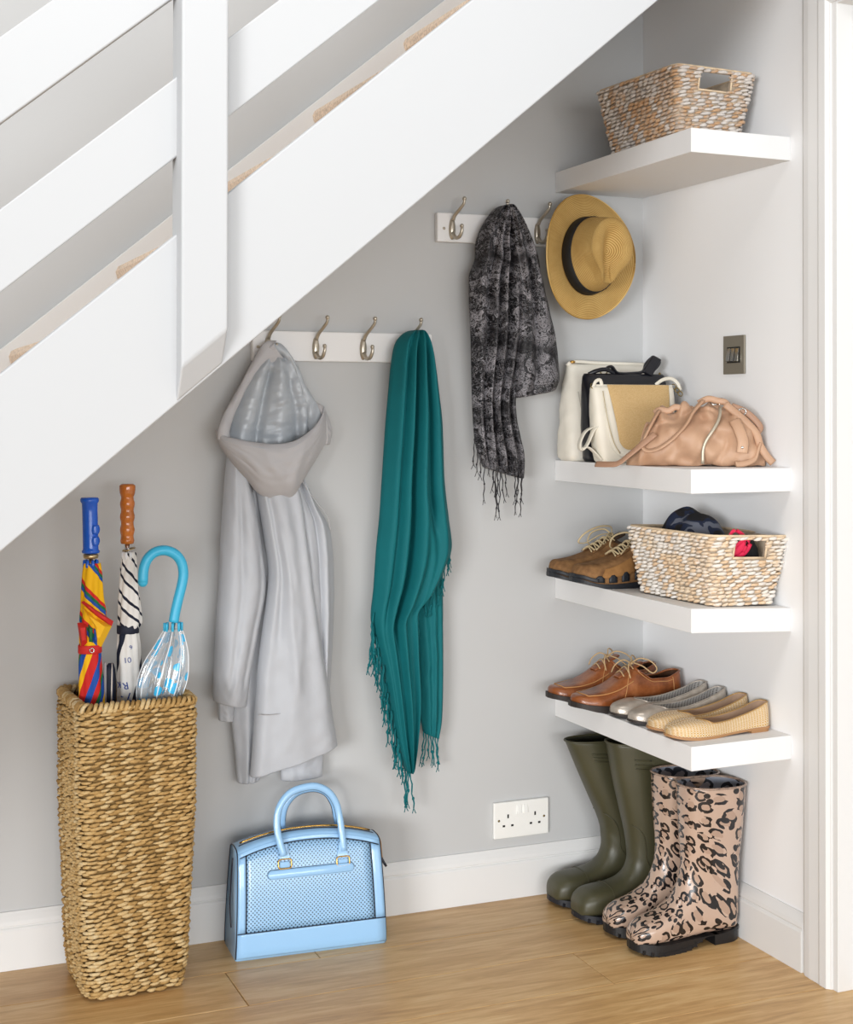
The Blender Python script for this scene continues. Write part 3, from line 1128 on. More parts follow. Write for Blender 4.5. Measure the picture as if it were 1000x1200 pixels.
def patch(x0, x1, za, zb, off, nx=16, nz=12):
    """panel lying on the bag's front; za, zb functions of x"""
    V, F, U = [], [], []
    for i in range(nx):
        x = lerp(x0, x1, i / (nx - 1))
        for j in range(nz):
            z = lerp(za(x), zb(x), j / (nz - 1))
            V.append((xs(x, z), yf(z) - off, z))
            U.append((x, z))
    for i in range(nx - 1):
        for j in range(nz - 1):
            F.append((i * nz + j, (i + 1) * nz + j, (i + 1) * nz + j + 1, i * nz + j + 1))
    return MB().add(V, F, U)
seam = lambda x: .058 - .0 * x
ptop = lambda x: ztop(x) - .017
patch(-.148, .142, seam, ptop, .0005).build('perforated_panel', PERF, t, solid=.0012, off=-1)
patch(-.166, .166, lambda x: .004, seam, .001).build('base_panel', SKY, t, solid=.0018)
patch(-.165, -.148, seam, ptop, .001, 4).build('side_trim', SKY, t, solid=.0018)
patch(.142, .165, seam, ptop, .001, 4).build('side_trim', SKY, t, solid=.0018)
patch(-.165, .165, ptop, lambda x: ztop(x) - .008, .0006, 20, 4).build('top_trim', SKY, t, solid=.0015)
def front(x, z, off): return Vector((xs(x, z), yf(z) - off, z))
def pipe(pts, r=.0011, name='piping'):
    return MB().tube(pts, r, 6).build(name, BLACKP, t)
pipe([front(lerp(-.166, .166, i / 20), .058, .002) for i in range(21)])
pipe([front(-.148, lerp(.058, ptop(-.148), i / 10), .002) for i in range(11)])
pipe([front(.142, lerp(.058, ptop(.142), i / 10), .002) for i in range(11)])
pipe([front(lerp(-.162, .162, i / 24), ptop(lerp(-.162, .162, i / 24)), .002) for i in range(25)])
pipe([Vector((xs(lerp(-.16, .16, i / 24), .25), -.012, ztop(lerp(-.16, .16, i / 24)) + .0005)) for i in range(25)], .0013)
for s in (-1, 1):
    sec = section(s * HW, .95)
    pipe([Vector(p) for p in sec[1:-1]], .0013)
# zip along the top, zip pull at the right end
MB().tube([Vector((xs(lerp(-.155, .155, i / 20), .25), 0, ztop(lerp(-.155, .155, i / 20)) + .001)) for i in range(21)], .0028, 8, flat=.6).build('zip', GOLD, t)
MB().tube(spline([(.161, -.004, .222), (.168, -.006, .205), (.17, -.006, .186), (.172, -.006, .168)], 10), .0035, 8, flat=.5).build('zip_pull', plain('tan_leather_pull', '#b98a4a', .4, .4), t)
MB().tube(spline([(.172, -.006, .17), (.178, -.008, .158), (.183, -.008, .15)], 8), .0028, 8, flat=.5).build('zip_pull_tip', BLACKP, t)
# gusset fold lines
pipe(spline([(-HW - .001, -.03, .21), (-HW - .003, -.02, .15), (-HW - .003, -.012, .1), (-HW - .002, -.02, .06)], 16), .0016, 'gusset_seam')
# bar across the front
IB = BM.inverted()
def loc(px, py, Y):
    return IB @ at(px, py, Y)
bl, br_ = loc(318, 1026, -.155), loc(413, 1015, -.16)
mb = MB()
zc = .172
x0, x1 = bl.x, br_.x
out = []
for i in range(9):
    a = pi / 2 + pi * i / 8
    out.append((x0 + .009 * cos(a), zc + .009 * sin(a)))
for i in range(9):
    a = -pi / 2 + pi * i / 8
    out.append((x1 + .009 * cos(a), zc + .009 * sin(a)))
V = [front(x, z, .001) for x, z in out] + [front(x, z, .0045) for x, z in out] + [front(lerp(x, (x0 + x1) / 2, .02), lerp(z, zc, .3), .006) for x, z in out]
n = len(out)
F = [(i, (i + 1) % n, (i + 1) % n + n, i + n) for i in range(n)] + [(i + n, (i + 1) % n + n, (i + 1) % n + 2 * n, i + 2 * n) for i in range(n)] + [tuple(range(2 * n, 3 * n))]
mb.add(V, F)
o = mb.build('front_bar', SKY, t)
MB().tube([front(x, z, .002) for x, z in out], .0009, 6, closed=True).build('piping', BLACKP, t)
# handles, tabs and rings
for fb in (0, 1):
    Yh = (-.147, -.09)[fb]
    dx = (0, 4)[fb]
    pp = [(333, 1003), (328, 987), (324.5, 966), (327.5, 946), (339, 930), (355, 923), (371, 921.5), (385, 928), (394, 941), (398, 957), (401, 978), (403, 997)]
    ys = [-.147, -.141, -.132, -.128, -.126, -.125, -.125, -.126, -.128, -.132, -.141, -.147]
    if fb:
        pp = [(333, 985), (331, 970), (331, 957), (335, 943), (345, 931), (358, 925), (371, 924), (383, 929), (391, 941), (394, 954), (396, 968), (397, 982)]
        ys = [-.055, -.056, -.06, -.063, -.064, -.065, -.065, -.064, -.063, -.06, -.056, -.055]
    pts = spline([loc(x, y, Y) for (x, y), Y in zip(pp, ys)], 44)
    h = MB().tube(pts, .0078, 12, flat=.75).build('handle', SKY, t)
    inner = [p + (Vector((sum(q.x for q in pts) / 44, p.y, .26)) - p).normalized() * .0068 for p in pts[6:-6]]
    MB().tube(inner, .0016, 6).build('handle_edge', BLACKP, h)
    for px in ((333, 1003), (403, 998)) if fb == 0 else ():
        q = loc(*px, -.147)
        V = []
        for dz, w2, o2 in ((.026, .0066, .009), (.012, .009, .006), (0, .0125, .0042), (-.006, .0118, .004)):
            z = q.z + dz - .004
            for sx_, oo in ((-1, o2 - .004), (-1, o2), (1, o2), (1, o2 - .004)):
                V.append(front(q.x + sx_ * w2, z, max(.001, oo)))
        F = [(3, 2, 1, 0), (12, 13, 14, 15)] + [(r * 4 + k, r * 4 + (k + 1) % 4, r * 4 + 4 + (k + 1) % 4, r * 4 + 4 + k) for r in range(3) for k in range(4)]
        MB().add(V, F).build('handle_tab', SKY, t, bevel=.001, smooth=False)
        zlow = q.z - .01
        MB().box(-.0105, .0105, -.003, 0, -.02, 0).xf(Matrix.Translation(front(q.x, zlow - .004, .0015))).build('handle_tab', SKY, t, smooth=False, bevel=.001)
        mb = MB()
        rp = []
        for k in range(24):
            a = 2 * pi * k / 24
            rp.append(front(q.x + .0148 * max(-1, min(1, 1.25 * cos(a))), zlow - .008 + .0095 * max(-1, min(1, 1.25 * sin(a))), .0045))
        mb.tube(rp, .0015, 8, closed=True)
        mb.build('gold_ring', GOLD, t)

# ------------------------------------------------------------------ hanging clothes
def sheet(rows, Y, fold, prof_pow=.5, nu=56, nv=90, back=.012, seed=0, crinkle=.0028, uvs=(1, 1)):
    """a hanging double layer of cloth. rows: (v, xL, yL, xR, yR, depth) as seen in the photo, in the plane y = Y;
    fold(u, v) adds relief towards the room; the cloth closes behind at Y + back"""
    T = tab(rows)
    v0, v1 = rows[0][0], rows[-1][0]
    rings = []
    for i in range(nv):
        v = lerp(v0, v1, i / (nv - 1))
        xL, yL, xR, yR, dep = T(v)
        L, R = at(xL, yL, Y), at(xR, yR, Y)
        fr, bk = [], []
        for k in range(nu):
            u = k / (nu - 1)
            p = lerp(L, R, u)
            e = max(0, 1 - abs(2 * u - 1) ** 3) ** prof_pow
            n_ = noise.noise(Vector((u * 2.6 + v * 3, v * 9 - u * 2 + seed, seed * 1.7))) + .45 * noise.noise(Vector((u * 6 - v * 9, v * 19 + u * 4 + seed, seed)))
            fd = (fold(u, (v - v0) / (v1 - v0)) + crinkle * n_) * min(1, e * 1.4)
            fr.append(p + Vector((0, -dep * e - fd, 0)))
            bk.append(p + Vector((0, back * e * .6, 0)))
        rings.append(fr + list(reversed(bk[1:-1])))
    return rings


def ridges(items):
    """items: (u at top, u at bottom, width, height, v0, v1) -> fold function"""
    def f(u, v):
        h = 0
        for a, b, w_, am, va, vb in items:
            c_ = lerp(a, b, v)
            win = min(1, max(0, (v - va) / .08)) * min(1, max(0, (vb - v) / .08)) if (va > 0 or vb < 1) else 1
            if va <= 0: win = min(1, max(0, (vb - v) / .08)) if vb < 1 else 1
            d = (u - c_) / w_
            h += am * exp(-d * d) * win
        return h
    return f


def cloth_mat(name, col, rough=.7, sheen=.3, weave=900, vary=.08, spec=.3, tint=None):
    M = Mat(name, col, rough, spec=spec, Sheen_Weight=0)
    v = M.coord()
    M.color(M.mix(M.math('MULTIPLY', M.noise(v, 18, 4).outputs[0], vary * 4), col, tint or '#000000') if vary else M.mix(0, col, col))
    nz = M.noise(v, weave, 2)
    n2 = M.noise(v, 70, 4, .6)
    M.bump(M.math('ADD', M.math('MULTIPLY', nz.outputs[0], .25), n2.outputs[0]), .25, .0018)
    return M.m


# --- grey raincoat
COAT = cloth_mat('silver_grey_raincoat', '#b4b8be', .5, .1, 1200, .05, .45, '#8f8d90')
COATD = cloth_mat('raincoat_hood_cloth', '#b3b2b4', .6, .1, 1200, .05, .35, '#8f8d90')
LINE = cloth_mat('satin_grey_lining', '#a9afb5', .3, .0, 1500, .05, .6, '#7f868e')
t = thing('raincoat', 'long silver grey hooded raincoat hanging at the left end of the lower rack', 'coat', tuple(at(320, 640, -.07)))
def piece(name, rings, mat, parent, caps=True, sub=1):
    return MB().loft(rings, cap0=caps, cap1=caps).build(name, mat, parent, world=True, sub=sub)
# back panel, low behind the front
f = ridges([(.3, .35, .12, .01, 0, 1), (.7, .65, .12, .009, 0, 1)])
piece('back_panel', sheet([(0, 268, 560, 372, 560, .012), (.4, 262, 700, 385, 690, .014), (.75, 270, 830, 384, 800, .014), (1, 278, 919, 301, 916, .012)] if False else
      [(0, 272, 560, 352, 560, .012), (.4, 268, 700, 340, 700, .014), (.75, 270, 830, 322, 830, .014), (.9, 275, 885, 312, 885, .014), (1, 278, 919, 303, 916, .012)], -.03, f, seed=1), COAT, t)
f = ridges([(.5, .5, .2, .006, 0, 1), (.2, .25, .1, .004, 0, 1)])
piece('hem_panel', sheet([(0, 325, 800, 372, 790, .012), (.5, 327, 870, 380, 850, .012), (1, 329, 916, 378, 911, .012)], -.03, f, seed=2, nv=40), COAT, t)
# right sleeve hanging behind the front panel
f = ridges([(.35, .45, .16, .012, 0, 1), (.75, .7, .1, .012, 0, 1), (.6, .58, .04, -.006, 0, 1)])
piece('sleeve', sheet([(0, 336, 545, 350, 548, .016), (.12, 334, 575, 371, 592, .022), (.25, 336, 610, 386, 620, .028), (.5, 342, 690, 391, 690, .03), (.75, 350, 760, 389, 760, .026), (1, 356, 815, 386, 812, .02)], -.045, f, seed=3), COAT, t)
# main front panel
f = ridges([(.1, .04, .12, .010, 0, 1), (.42, .5, .2, .014, 0, 1), (.2, .24, .06, -.005, 0, .6), (.2, .62, .07, .004, .15, .75), (.85, .3, .08, .003, .4, 1), (.85, .85, .14, .010, 0, 1)])
piece('front_panel', sheet([(0, 297, 560, 346, 556, .02), (.08, 302, 590, 354, 590, .03), (.2, 309, 630, 359, 630, .036), (.32, 314, 670, 364, 672, .038), (.42, 311, 705, 370, 710, .036), (.55, 305, 750, 378, 760, .034), (.7, 300, 800, 385, 805, .032), (.85, 296, 860, 391, 845, .03), (1, 292, 913, 396, 873, .026)], -.062, f, seed=4, nv=110, nu=70), COAT, t)
MB().tube([at(lerp(303, 338, i / 10), 838 - 8 * max(0, i / 10 - .4) ** 1.3, -.0945 - .004 * sin(i / 10 * pi)) for i in range(11)], .0009, 6).build('pocket_seam', COATD, t, world=True)
# left sleeve, nearest
f = ridges([(.25, .3, .2, .008, 0, 1), (.68, .55, .2, .012, 0, 1), (.42, .4, .07, -.004, .1, .9), (.9, .75, .06, -.005, .3, .9)])
piece('sleeve', sheet([(0, 266, 530, 290, 545, .018), (.12, 262, 570, 298, 590, .03), (.3, 258, 630, 306, 640, .036), (.48, 255, 690, 311, 685, .036), (.62, 252, 740, 303, 735, .034), (.8, 250, 785, 294, 785, .03), (.93, 249, 812, 290, 815, .028), (1, 250, 822, 288, 829, .026)], -.055, f, seed=5, nv=100), COAT, t)
piece('cuff_lining', sheet([(0, 254, 805, 276, 808, .012), (1, 256, 845, 273, 846, .012)], -.045, ridges([(.5, .5, .2, .004, 0, 1)]), seed=6, nv=20, nu=24), COAT, t)
# satin lining seen inside the hood
f = ridges([(.2, .12, .12, .010, 0, 1), (.38, .3, .05, -.012, .1, 1), (.55, .6, .12, .012, 0, 1), (.72, .82, .05, -.008, .15, 1), (.9, .92, .07, .006, 0, 1)])
piece('lining', sheet([(0, 308, 420, 338, 418, .008), (.12, 296, 432, 350, 430, .015), (.3, 283, 455, 357, 455, .02), (.55, 270, 490, 366, 480, .022), (.8, 266, 520, 366, 515, .02), (1, 270, 548, 362, 545, .016)], -.045, f, seed=7, crinkle=.0035), LINE, t)
# collar / hood edge slung over the hook, a thick folded band each side
def band_px(rows, name, mat, Yc, th, seed=0, nv=40):
    """cloth band from outer to inner edge: rows (xo, yo, xi, yi, y-offset)"""
    rings = []
    T = tab([(i,) + tuple(r) for i, r in enumerate(rows)])
    for i in range(nv):
        v = i / (nv - 1) * (len(rows) - 1)
        xo, yo, xi, yi, off = T(v)
        A, B = at(xo, yo, Yc + off), at(xi, yi, Yc + off)
        ring = []
        for k in range(16):
            a = 2 * pi * k / 16
            p = lerp(A, B, .5 - .5 * cos(a))
            n_ = noise.noise(Vector((cos(a) * 1.5, v * 2.1, seed)))
            ring.append(p + Vector((0, -th * sin(a) + .003 * n_, 0)))
        rings.append(ring)
    return piece(name, rings, mat, t)
band_px([(326, 399, 310, 408, -.008), (311, 400, 333, 421, -.006), (302, 412, 312, 429, -.006), (290, 434, 296, 444, -.008), (276, 460, 284, 466, -.012), (264, 481, 273, 492, -.022), (256, 500, 268, 514, -.034), (254, 515, 270, 524, -.03)], 'hood_edge', COATD, -.048, .009, 1)
band_px([(312, 402, 318, 409, -.008), (326, 401, 334, 420, -.005), (341, 416, 343, 432, -.006), (351, 434, 347, 444, -.008), (359, 452, 352, 462, -.011), (368, 467, 357, 485, -.014), (376, 480, 362, 505, -.022), (384, 500, 366, 520, -.03)], 'hood_edge', LINE, -.046, .009, 2)
# hanging pouch of the hood
rim = spline([(254, 503, 0), (263, 512, 0), (280, 516, 0), (300, 519.5, 0), (322, 521, 0), (343, 518, 0), (359, 509, 0), (371, 498, 0), (377, 486, 0), (378, 475, 0)], 40)
low = spline([(254, 508, 0), (262, 526, 0), (276, 545, 0), (291, 562, 0), (304, 578, 0), (322, 583.5, 0), (342, 582, 0), (352, 566, 0), (368, 540, 0), (387, 508, 0)], 40)
V, F = [], []
nvh = 24
for i in range(40):
    u = i / 39
    for j in range(nvh):
        v = j / (nvh - 1)
        q = lerp(rim[i], low[i], v)
        side_ = sin(pi * u) ** .7
        bul = tab([(0, .9), (.08, 1.02), (.3, 1.05), (.6, .95), (.85, .72), (1, .42)])(v)[0]
        wr = .006 * noise.noise(Vector((u * 3, v * 2, 5.1))) + .0035 * noise.noise(Vector((u * 4 + v * 9, v * 7 - u * 6, 8.1)))
        # slanting creases gathering to the low point
        wr += sin(pi * v) * (.005 * exp(-((u - .38 - .25 * v) / .035) ** 2) - .006 * exp(-((u - .62 + .1 * v) / .03) ** 2) * v + .005 * exp(-((u - .75 + .18 * v) / .05) ** 2))
        V.append(at(q.x, q.y, -.062 - .068 * side_ * bul - wr * side_))
for i in range(39):
    for j in range(nvh - 1):
        F.append((i * nvh + j, (i + 1) * nvh + j, (i + 1) * nvh + j + 1, i * nvh + j + 1))
h = MB().add(V, F).build('hood', COATD, t, world=True, sub=1, solid=.004, off=1)
MB().tube([at(q.x, q.y + 5, 0) * 0 + Vector(V[i * nvh + 2]) + Vector((0, -.0035, 0)) for i, q in enumerate(rim)], .0007, 6).build('hood_stitching', LINE, h)
# right ear of the hood
piece('hood_side', sheet([(0, 366, 470, 380, 476, .008), (.5, 372, 500, 389, 505, .012), (1, 372, 522, 387, 521, .01)], -.06, ridges([(.5, .5, .2, .006, 0, 1)]), seed=9, nv=20, nu=20), COATD, t)
piece('hood_side', sheet([(0, 258, 498, 268, 490, .008), (1, 258, 524, 272, 534, .01)], -.06, ridges([(.5, .5, .2, .004, 0, 1)]), seed=10, nv=16, nu=16), COATD, t)
MB().tube(spline([at(x, y, -.075) for x, y in ((352, 560), (362, 576), (374, 592), (384, 606), (388, 622))], 16), .0012, 6).build('sleeve_seam', COATD, t, world=True)


# --- fringes
def tassel(parent, p, length, mat, rnd, r=.0016, name='tassel'):
    """twisted yarns ending in a knot"""
    p = Vector(p)
    pts = []
    sx, sy = rnd.uniform(-.35, .35), rnd.uniform(-.1, .1)
    bend = rnd.uniform(-.25, .25)
    nn = 9
    for i in range(nn):
        s = i / (nn - 1)
        pts.append(p + Vector((length * (sx * .25 * s + bend * .25 * s * s + .02 * sin(s * 14 + sx * 9)), length * sy * .2 * s, -length * s)))
    rad = [r * (1 + .18 * sin(i * 2.2)) for i in range(nn)]
    mb = MB().tube(pts, rad, 6)
    k = rnd.choice((5, 6, 7))
    mb.ball(pts[k], r * 1.9, None, r * 2.4, 6, 5)
    # loose ends
    for d in (-1, 1):
        mb.tube([pts[-1], pts[-1] + Vector((d * .004 + rnd.uniform(-.002, .002), 0, -.008 - rnd.uniform(0, .006)))], r * .6, 5)
    return mb.build(name, mat, parent, world=True)


# --- teal scarf
TEAL = cloth_mat('teal_scarf_cloth', '#0a6a70', .72, .35, 700, .06, .25, '#04383c')
t = thing('scarf', 'plain teal green fringed scarf hanging from the right hook of the lower rack', 'scarf', tuple(at(485, 650, -.07)))
f = ridges([(.2, .08, .08, .014, 0, 1), (.4, .24, .07, .02, 0, 1), (.49, .36, .04, -.03, .03, .85), (.6, .5, .08, .024, 0, 1), (.72, .72, .035, -.02, .03, .6), (.84, .86, .07, .014, 0, 1), (.3, .16, .025, -.012, .04, .8), (.3, .9, .05, .008, .5, .85)])
A = [(0, 480, 387, 494, 387, .02), (.015, 472, 391, 498, 391, .028), (.05, 463, 402, 504, 402, .034), (.12, 458, 425, 509, 425, .036), (.2, 455, 455, 513, 455, .036), (.32, 451, 500, 518, 500, .036), (.45, 447, 560, 520, 560, .038), (.55, 444, 605, 525, 605, .038), (.63, 440, 645, 529, 638, .036), (.7, 437, 690, 523, 660, .034), (.76, 434, 722, 508, 692, .032), (.81, 438, 748, 490, 717, .03), (.86, 446, 780, 490, 758, .028), (.92, 454, 822, 492, 815, .026), (.97, 464, 872, 488, 866, .022), (1, 474, 904, 482, 906, .016)]
piece('scarf_front', sheet(A, -.055, f, seed=11, nv=150, nu=72), TEAL, t)
f = ridges([(.25, .3, .12, .006, 0, 1), (.6, .55, .1, .008, 0, 1), (.85, .85, .08, .005, 0, 1)])
piece('scarf_back', sheet([(0, 478, 620, 520, 620, .012), (.3, 484, 700, 519, 700, .016), (.6, 490, 770, 519, 770, .018), (.85, 492, 835, 518, 840, .016), (1, 496, 859, 514, 866, .012)], -.035, f, seed=12), TEAL, t)
rnd = random.Random(5)
T = tab(A)
for i in range(34):                       # down the left hem
    v = lerp(.755, .985, i / 33) + rnd.uniform(-.004, .004)
    q = T(v)
    tassel(t, at(q[0] + rnd.uniform(.5, 4), q[1] - 2, -.06 - rnd.uniform(0, .02)), lerp(.05, .1, rnd.random()), TEAL, rnd, .002)
for i in range(9):                        # right hem of the front
    v = lerp(.64, .8, i / 8)
    q = T(v)
    tassel(t, at(q[2] - 1.5, q[3] - 2, -.062), lerp(.035, .07, rnd.random()), TEAL, rnd)
for i in range(7):                        # back tail
    tassel(t, at(lerp(497, 513, i / 6), lerp(857, 864, i / 6), -.045), lerp(.05, .075, rnd.random()), TEAL, rnd)
for i in range(4):
    tassel(t, at(lerp(475, 481, i / 3), 902, -.065), lerp(.075, .09, rnd.random()), TEAL, rnd, .0018)

# --- patterned grey and black scarf
M = Mat('black_grey_paisley_cloth', '#1c1b1e', .6, spec=.35)
v = M.coord('Object', (1, .6, 1))
nz = M.noise(v, 22, 3, .6)
wv = M.mix(.1, v, nz.outputs[1], 'ADD')
vo = M.voro(wv, 26, 'F1', 1)
ang = M.noise(wv, 90, 2, .5, 1.5)
# flower heads: light discs with dark veins, dark ground with pale curls between them
disc = M.math('LESS_THAN', vo.outputs['Distance'], .5)
vein = M.math('GREATER_THAN', M.math('SINE', M.math('ADD', M.math('MULTIPLY', vo.outputs['Distance'], 34), M.math('MULTIPLY', ang.outputs[0], 14))), -.35)
curl = M.math('LESS_THAN', M.math('ABSOLUTE', M.math('SUBTRACT', M.noise(wv, 60, 2, .5, 2).outputs[0], .5)), .03)
big = M.noise(v, 11, 2, .5, .8)
ink = M.math('MAXIMUM', M.math('MULTIPLY', M.math('MULTIPLY', disc, vein), .85), M.math('MULTIPLY', curl, .7))
fac = M.math('MULTIPLY', ink, M.ramp(big.outputs[0], [(.34, '#555555'), (.46, '#bbbbbb'), (.62, '#ffffff')]), True)
fine = M.noise(v, 300, 3)
fac = M.math('MULTIPLY', fac, M.math('ADD', M.math('MULTIPLY', fine.outputs[0], .7), .5), True)
M.color(M.mix(fac, '#151417', '#a8a5aa'))
M.bump(fine.outputs[0], .3, .001)
PAIS = M.m
DKY = plain('dark_grey_yarn', '#2c2a2d', .8)
t = thing('scarf', 'black and grey floral patterned fringed scarf hanging between bare hook and straw hat', 'scarf', tuple(at(600, 430, -.07)))
f = ridges([(.15, .06, .06, .010, 0, 1), (.3, .16, .03, -.016, .1, 1), (.38, .25, .05, .012, 0, 1), (.45, .36, .025, -.018, .05, 1), (.5, .46, .05, .014, 0, 1), (.58, .58, .03, -.018, .05, 1), (.66, .7, .06, .014, 0, 1), (.75, .82, .025, -.01, .1, 1), (.85, .92, .06, .010, 0, 1)])
A = [(0, 586, 241, 598, 240, .022), (.02, 578, 246, 603, 246, .03), (.06, 566, 262, 610, 262, .034), (.12, 557, 284, 616, 284, .036), (.17, 556, 304, 619, 304, .036), (.22, 549, 325, 621, 325, .036), (.27, 549, 342, 621, 342, .036), (.4, 551, 390, 618, 390, .034), (.52, 552, 435, 610, 435, .032), (.6, 553, 468, 603, 468, .03), (.68, 554, 492, 605, 492, .028), (.78, 556, 515, 610, 516, .028), (.9, 560, 533, 614, 540, .026), (1, 566, 548, 613, 562, .02)]
piece('scarf_tail', sheet(A, -.05, f, seed=21, nv=130, nu=72, crinkle=.003), PAIS, t)
f = ridges([(.3, .2, .1, .012, 0, 1), (.5, .42, .05, -.012, .2, 1), (.72, .7, .14, .010, 0, 1), (.1, .06, .06, .010, 0, 1)])
B = [(0, 592, 241, 599, 241, .016), (.04, 592, 250, 605, 248, .022), (.1, 594, 266, 614, 265, .028), (.2, 596, 292, 627, 295, .032), (.35, 600, 325, 634, 327, .032), (.5, 603, 356, 641, 358, .032), (.65, 603, 390, 649, 390, .03), (.8, 602, 422, 653, 420, .03), (.93, 600, 452, 655, 443, .028), (1, 599, 468, 651, 458, .02)]
piece('scarf_lobe', sheet(B, -.068, f, seed=22, nv=100, nu=56, crinkle=.003), PAIS, t)
rnd = random.Random(9)
T = tab(A)
for i in range(15):
    u = i / 14
    x, y = lerp(556, 612, u), lerp(520, 560, min(1, u * 1.15))
    if u < .25: y = lerp(518, 545, u / .25)
    if .7 < u < .8: continue
    tassel(t, at(x, y - 4, -.062), lerp(.045, .1, rnd.random()) if 0.1 < u < .85 else .06, DKY, rnd, .0013)
for x, y, l in ((607, 558, .088), (611, 560, .09), (584, 556, .1), (586, 556, .105), (581, 553, .085)):
    tassel(t, at(x, y - 3, -.06), l, DKY, rnd, .0013)

# ------------------------------------------------------------------ straw hat
M = Mat('natural_straw_braid', '#c49a50', .65, spec=.3)
v = M.coord('UV')
wv = M.wave(v, 1.0, 0, 0, 1, 'Y')
nz = M.noise(M.coord('UV', (900, 6, 1)), 1, 2)
n2 = M.noise(M.coord(), 30, 3)
f = M.math('ADD', M.math('MULTIPLY', wv.outputs[1], .5), M.math('ADD', M.math('MULTIPLY', nz.outputs[0], .3), M.math('MULTIPLY', n2.outputs[0], .25)))
M.color(M.ramp(f, [(.2, '#8f6e38'), (.5, '#bb944f'), (.85, '#d8b97c')]))
M.bump(wv.outputs[1], .6, .0012)
STRAW = M.m
BAND = plain('black_grosgrain', '#121214', .7, bump=.3, bscale=600)
HC = Vector((-.204, -.08, 1.534))
t = thing('hat', 'natural straw trilby hat with black band hung flat above the handbags', 'hat', tuple(HC))
# local frame: crown up = hz, front of the hat down
hz = Vector((.13, -1, .06)).normalized()
hy = (Vector((.1, 0, 1)) - hz * Vector((.1, 0, 1)).dot(hz)).normalized()     # long axis, brow end down
hx = hy.cross(hz)
HM = Matrix((hx, hy, hz)).transposed().to_4x4()
HM.translation = HC
NU = 96
BB = 157.0            # braids per metre along the profile (wave scale works in 1/2pi units)
def hat_pt(a, s):
    """a around the head; s metres along the profile: <0 brim (outwards), >=0 crown"""
    A, B = .094, .074
    ca, sa = cos(a), sin(a)
    if s <= 0:
        d = -s
        x, y = (B + d) * ca, (A + d) * sa
        z = .004 * sin(pi * min(1, d / .05)) + .020 * (abs(ca) ** 3) * (d / .055) ** 2 - .006 * (abs(sa) ** 4) * (d / .055) ** 2
        return Vector((x, y, z))
    H = .1
    if s < H:
        k = s / H
        sh = 1 - .13 * k - .05 * k * k
        x, y, z = B * sh * ca, A * sh * sa, s * 1.0
    else:
        q = (s - H) / .075
        q = min(1, q)
        sh = .82 * cos(q * pi / 2)
        x, y, z = B * sh * ca, A * sh * sa, H + .014 * sin(q * pi / 2)
    # teardrop dent along the crown and the two pinches at the brow (y < 0)
    top = max(0, (z - .045) / .065)
    z -= .034 * top * exp(-(x / .026) ** 2) * exp(-((y + .012) / .062) ** 4)
    pin = exp(-((y + .055) / .03) ** 2) * max(0, min(1, (z - .03) / .04))
    if abs(x) > .012: x -= (.017 if x > 0 else -.017) * pin * min(1, abs(x) / .04)
    z -= .010 * top * max(0, -y / .09)
    return Vector((x, y, z))
def hat_mesh(ss):
    V, U, F = [], [], []
    for i, s in enumerate(ss):
        for k in range(NU):
            V.append(HM @ hat_pt(2 * pi * k / NU, s))
            U.append((k / NU, s * BB / pi * 2))
    for i in range(len(ss) - 1):
        for k in range(NU):
            l = (k + 1) % NU
            F.append((i * NU + k, i * NU + l, (i + 1) * NU + l, (i + 1) * NU + k))
    return V, F, U
ss = [lerp(0, .174, i / 44) for i in range(45)]
V, F, U = hat_mesh(ss)
F.append(tuple(44 * NU + k for k in range(NU)))
MB().add(V, F, U).build('crown', STRAW, t, world=True, fix=False)
ss = [lerp(-.056, .001, i / 16) for i in range(17)]
V, F, U = hat_mesh(ss)
MB().add(V, F, U).build('brim', STRAW, t, world=True, solid=.0024, fix=False)
mb = MB()
rings = []
for s, o in ((.003, .0006), (.004, .0022), (.033, .0022), (.034, .0006)):
    r = []
    for k in range(NU):
        p = hat_pt(2 * pi * k / NU, s)
        n_ = Vector((p.x, p.y, 0)).normalized()
        r.append(HM @ (p + n_ * o))
    rings.append(r)
mb.loft(rings, cap0=False, cap1=False)
mb.build('hat_band', BAND, t, world=True, fix=True)
mb = MB().tube([HM @ (hat_pt(2 * pi * k / NU, -.0563) + Vector((0, 0, -.001))) for k in range(NU)], .0019, 6, closed=True)
mb.build('brim_edge', STRAW, t, world=True)

# ------------------------------------------------------------------ handbags on the shelf
ZS = 1.0442
def rrect(hw, hd, r, n=40, cx=0, cy=0):
    f, tot = perimeter(hw, hd, min(r, hw * .98, hd * .98))
    return [(cx + f(tot * i / n)[0], cy + f(tot * i / n)[1]) for i in range(n)]
def soft_bag(name, parent, mat, secs, n=64, seed=0, amp=.003, sub=0):
    """secs: (z, hw, hd, r, cx, cy) rounded slabs from the bottom up"""
    T = tab(secs)
    rings = []
    z0, z1 = secs[0][0], secs[-1][0]
    nv = 30
    for i in range(nv):
        z = lerp(z0, z1, i / (nv - 1))
        hw, hd, r, cx, cy = T(z)
        rg = []
        for x, y in rrect(hw, hd, r, n, cx, cy):
            k = amp * (noise.noise(Vector((x * 22, y * 30 + seed, z * 26))) + .5 * noise.noise(Vector((x * 60, y * 60 + seed, z * 50))))
            d = Vector((x - cx, y - cy, 0)).normalized()
            rg.append(Vector((x, y, z)) + d * k)
        rings.append(rg)
    return MB().loft(rings).build(name, mat, parent, world=True, sub=sub)

IVORY = plain('ivory_leather', '#e6e1d4', .5, bump=.12, bscale=180, vary=.04)
IVORY2 = plain('ivory_coated_canvas', '#e2dccd', .5, bump=.15, bscale=260, vary=.05)
BLEATH = plain('black_leather', '#16161d', .3, bump=.15, bscale=220)
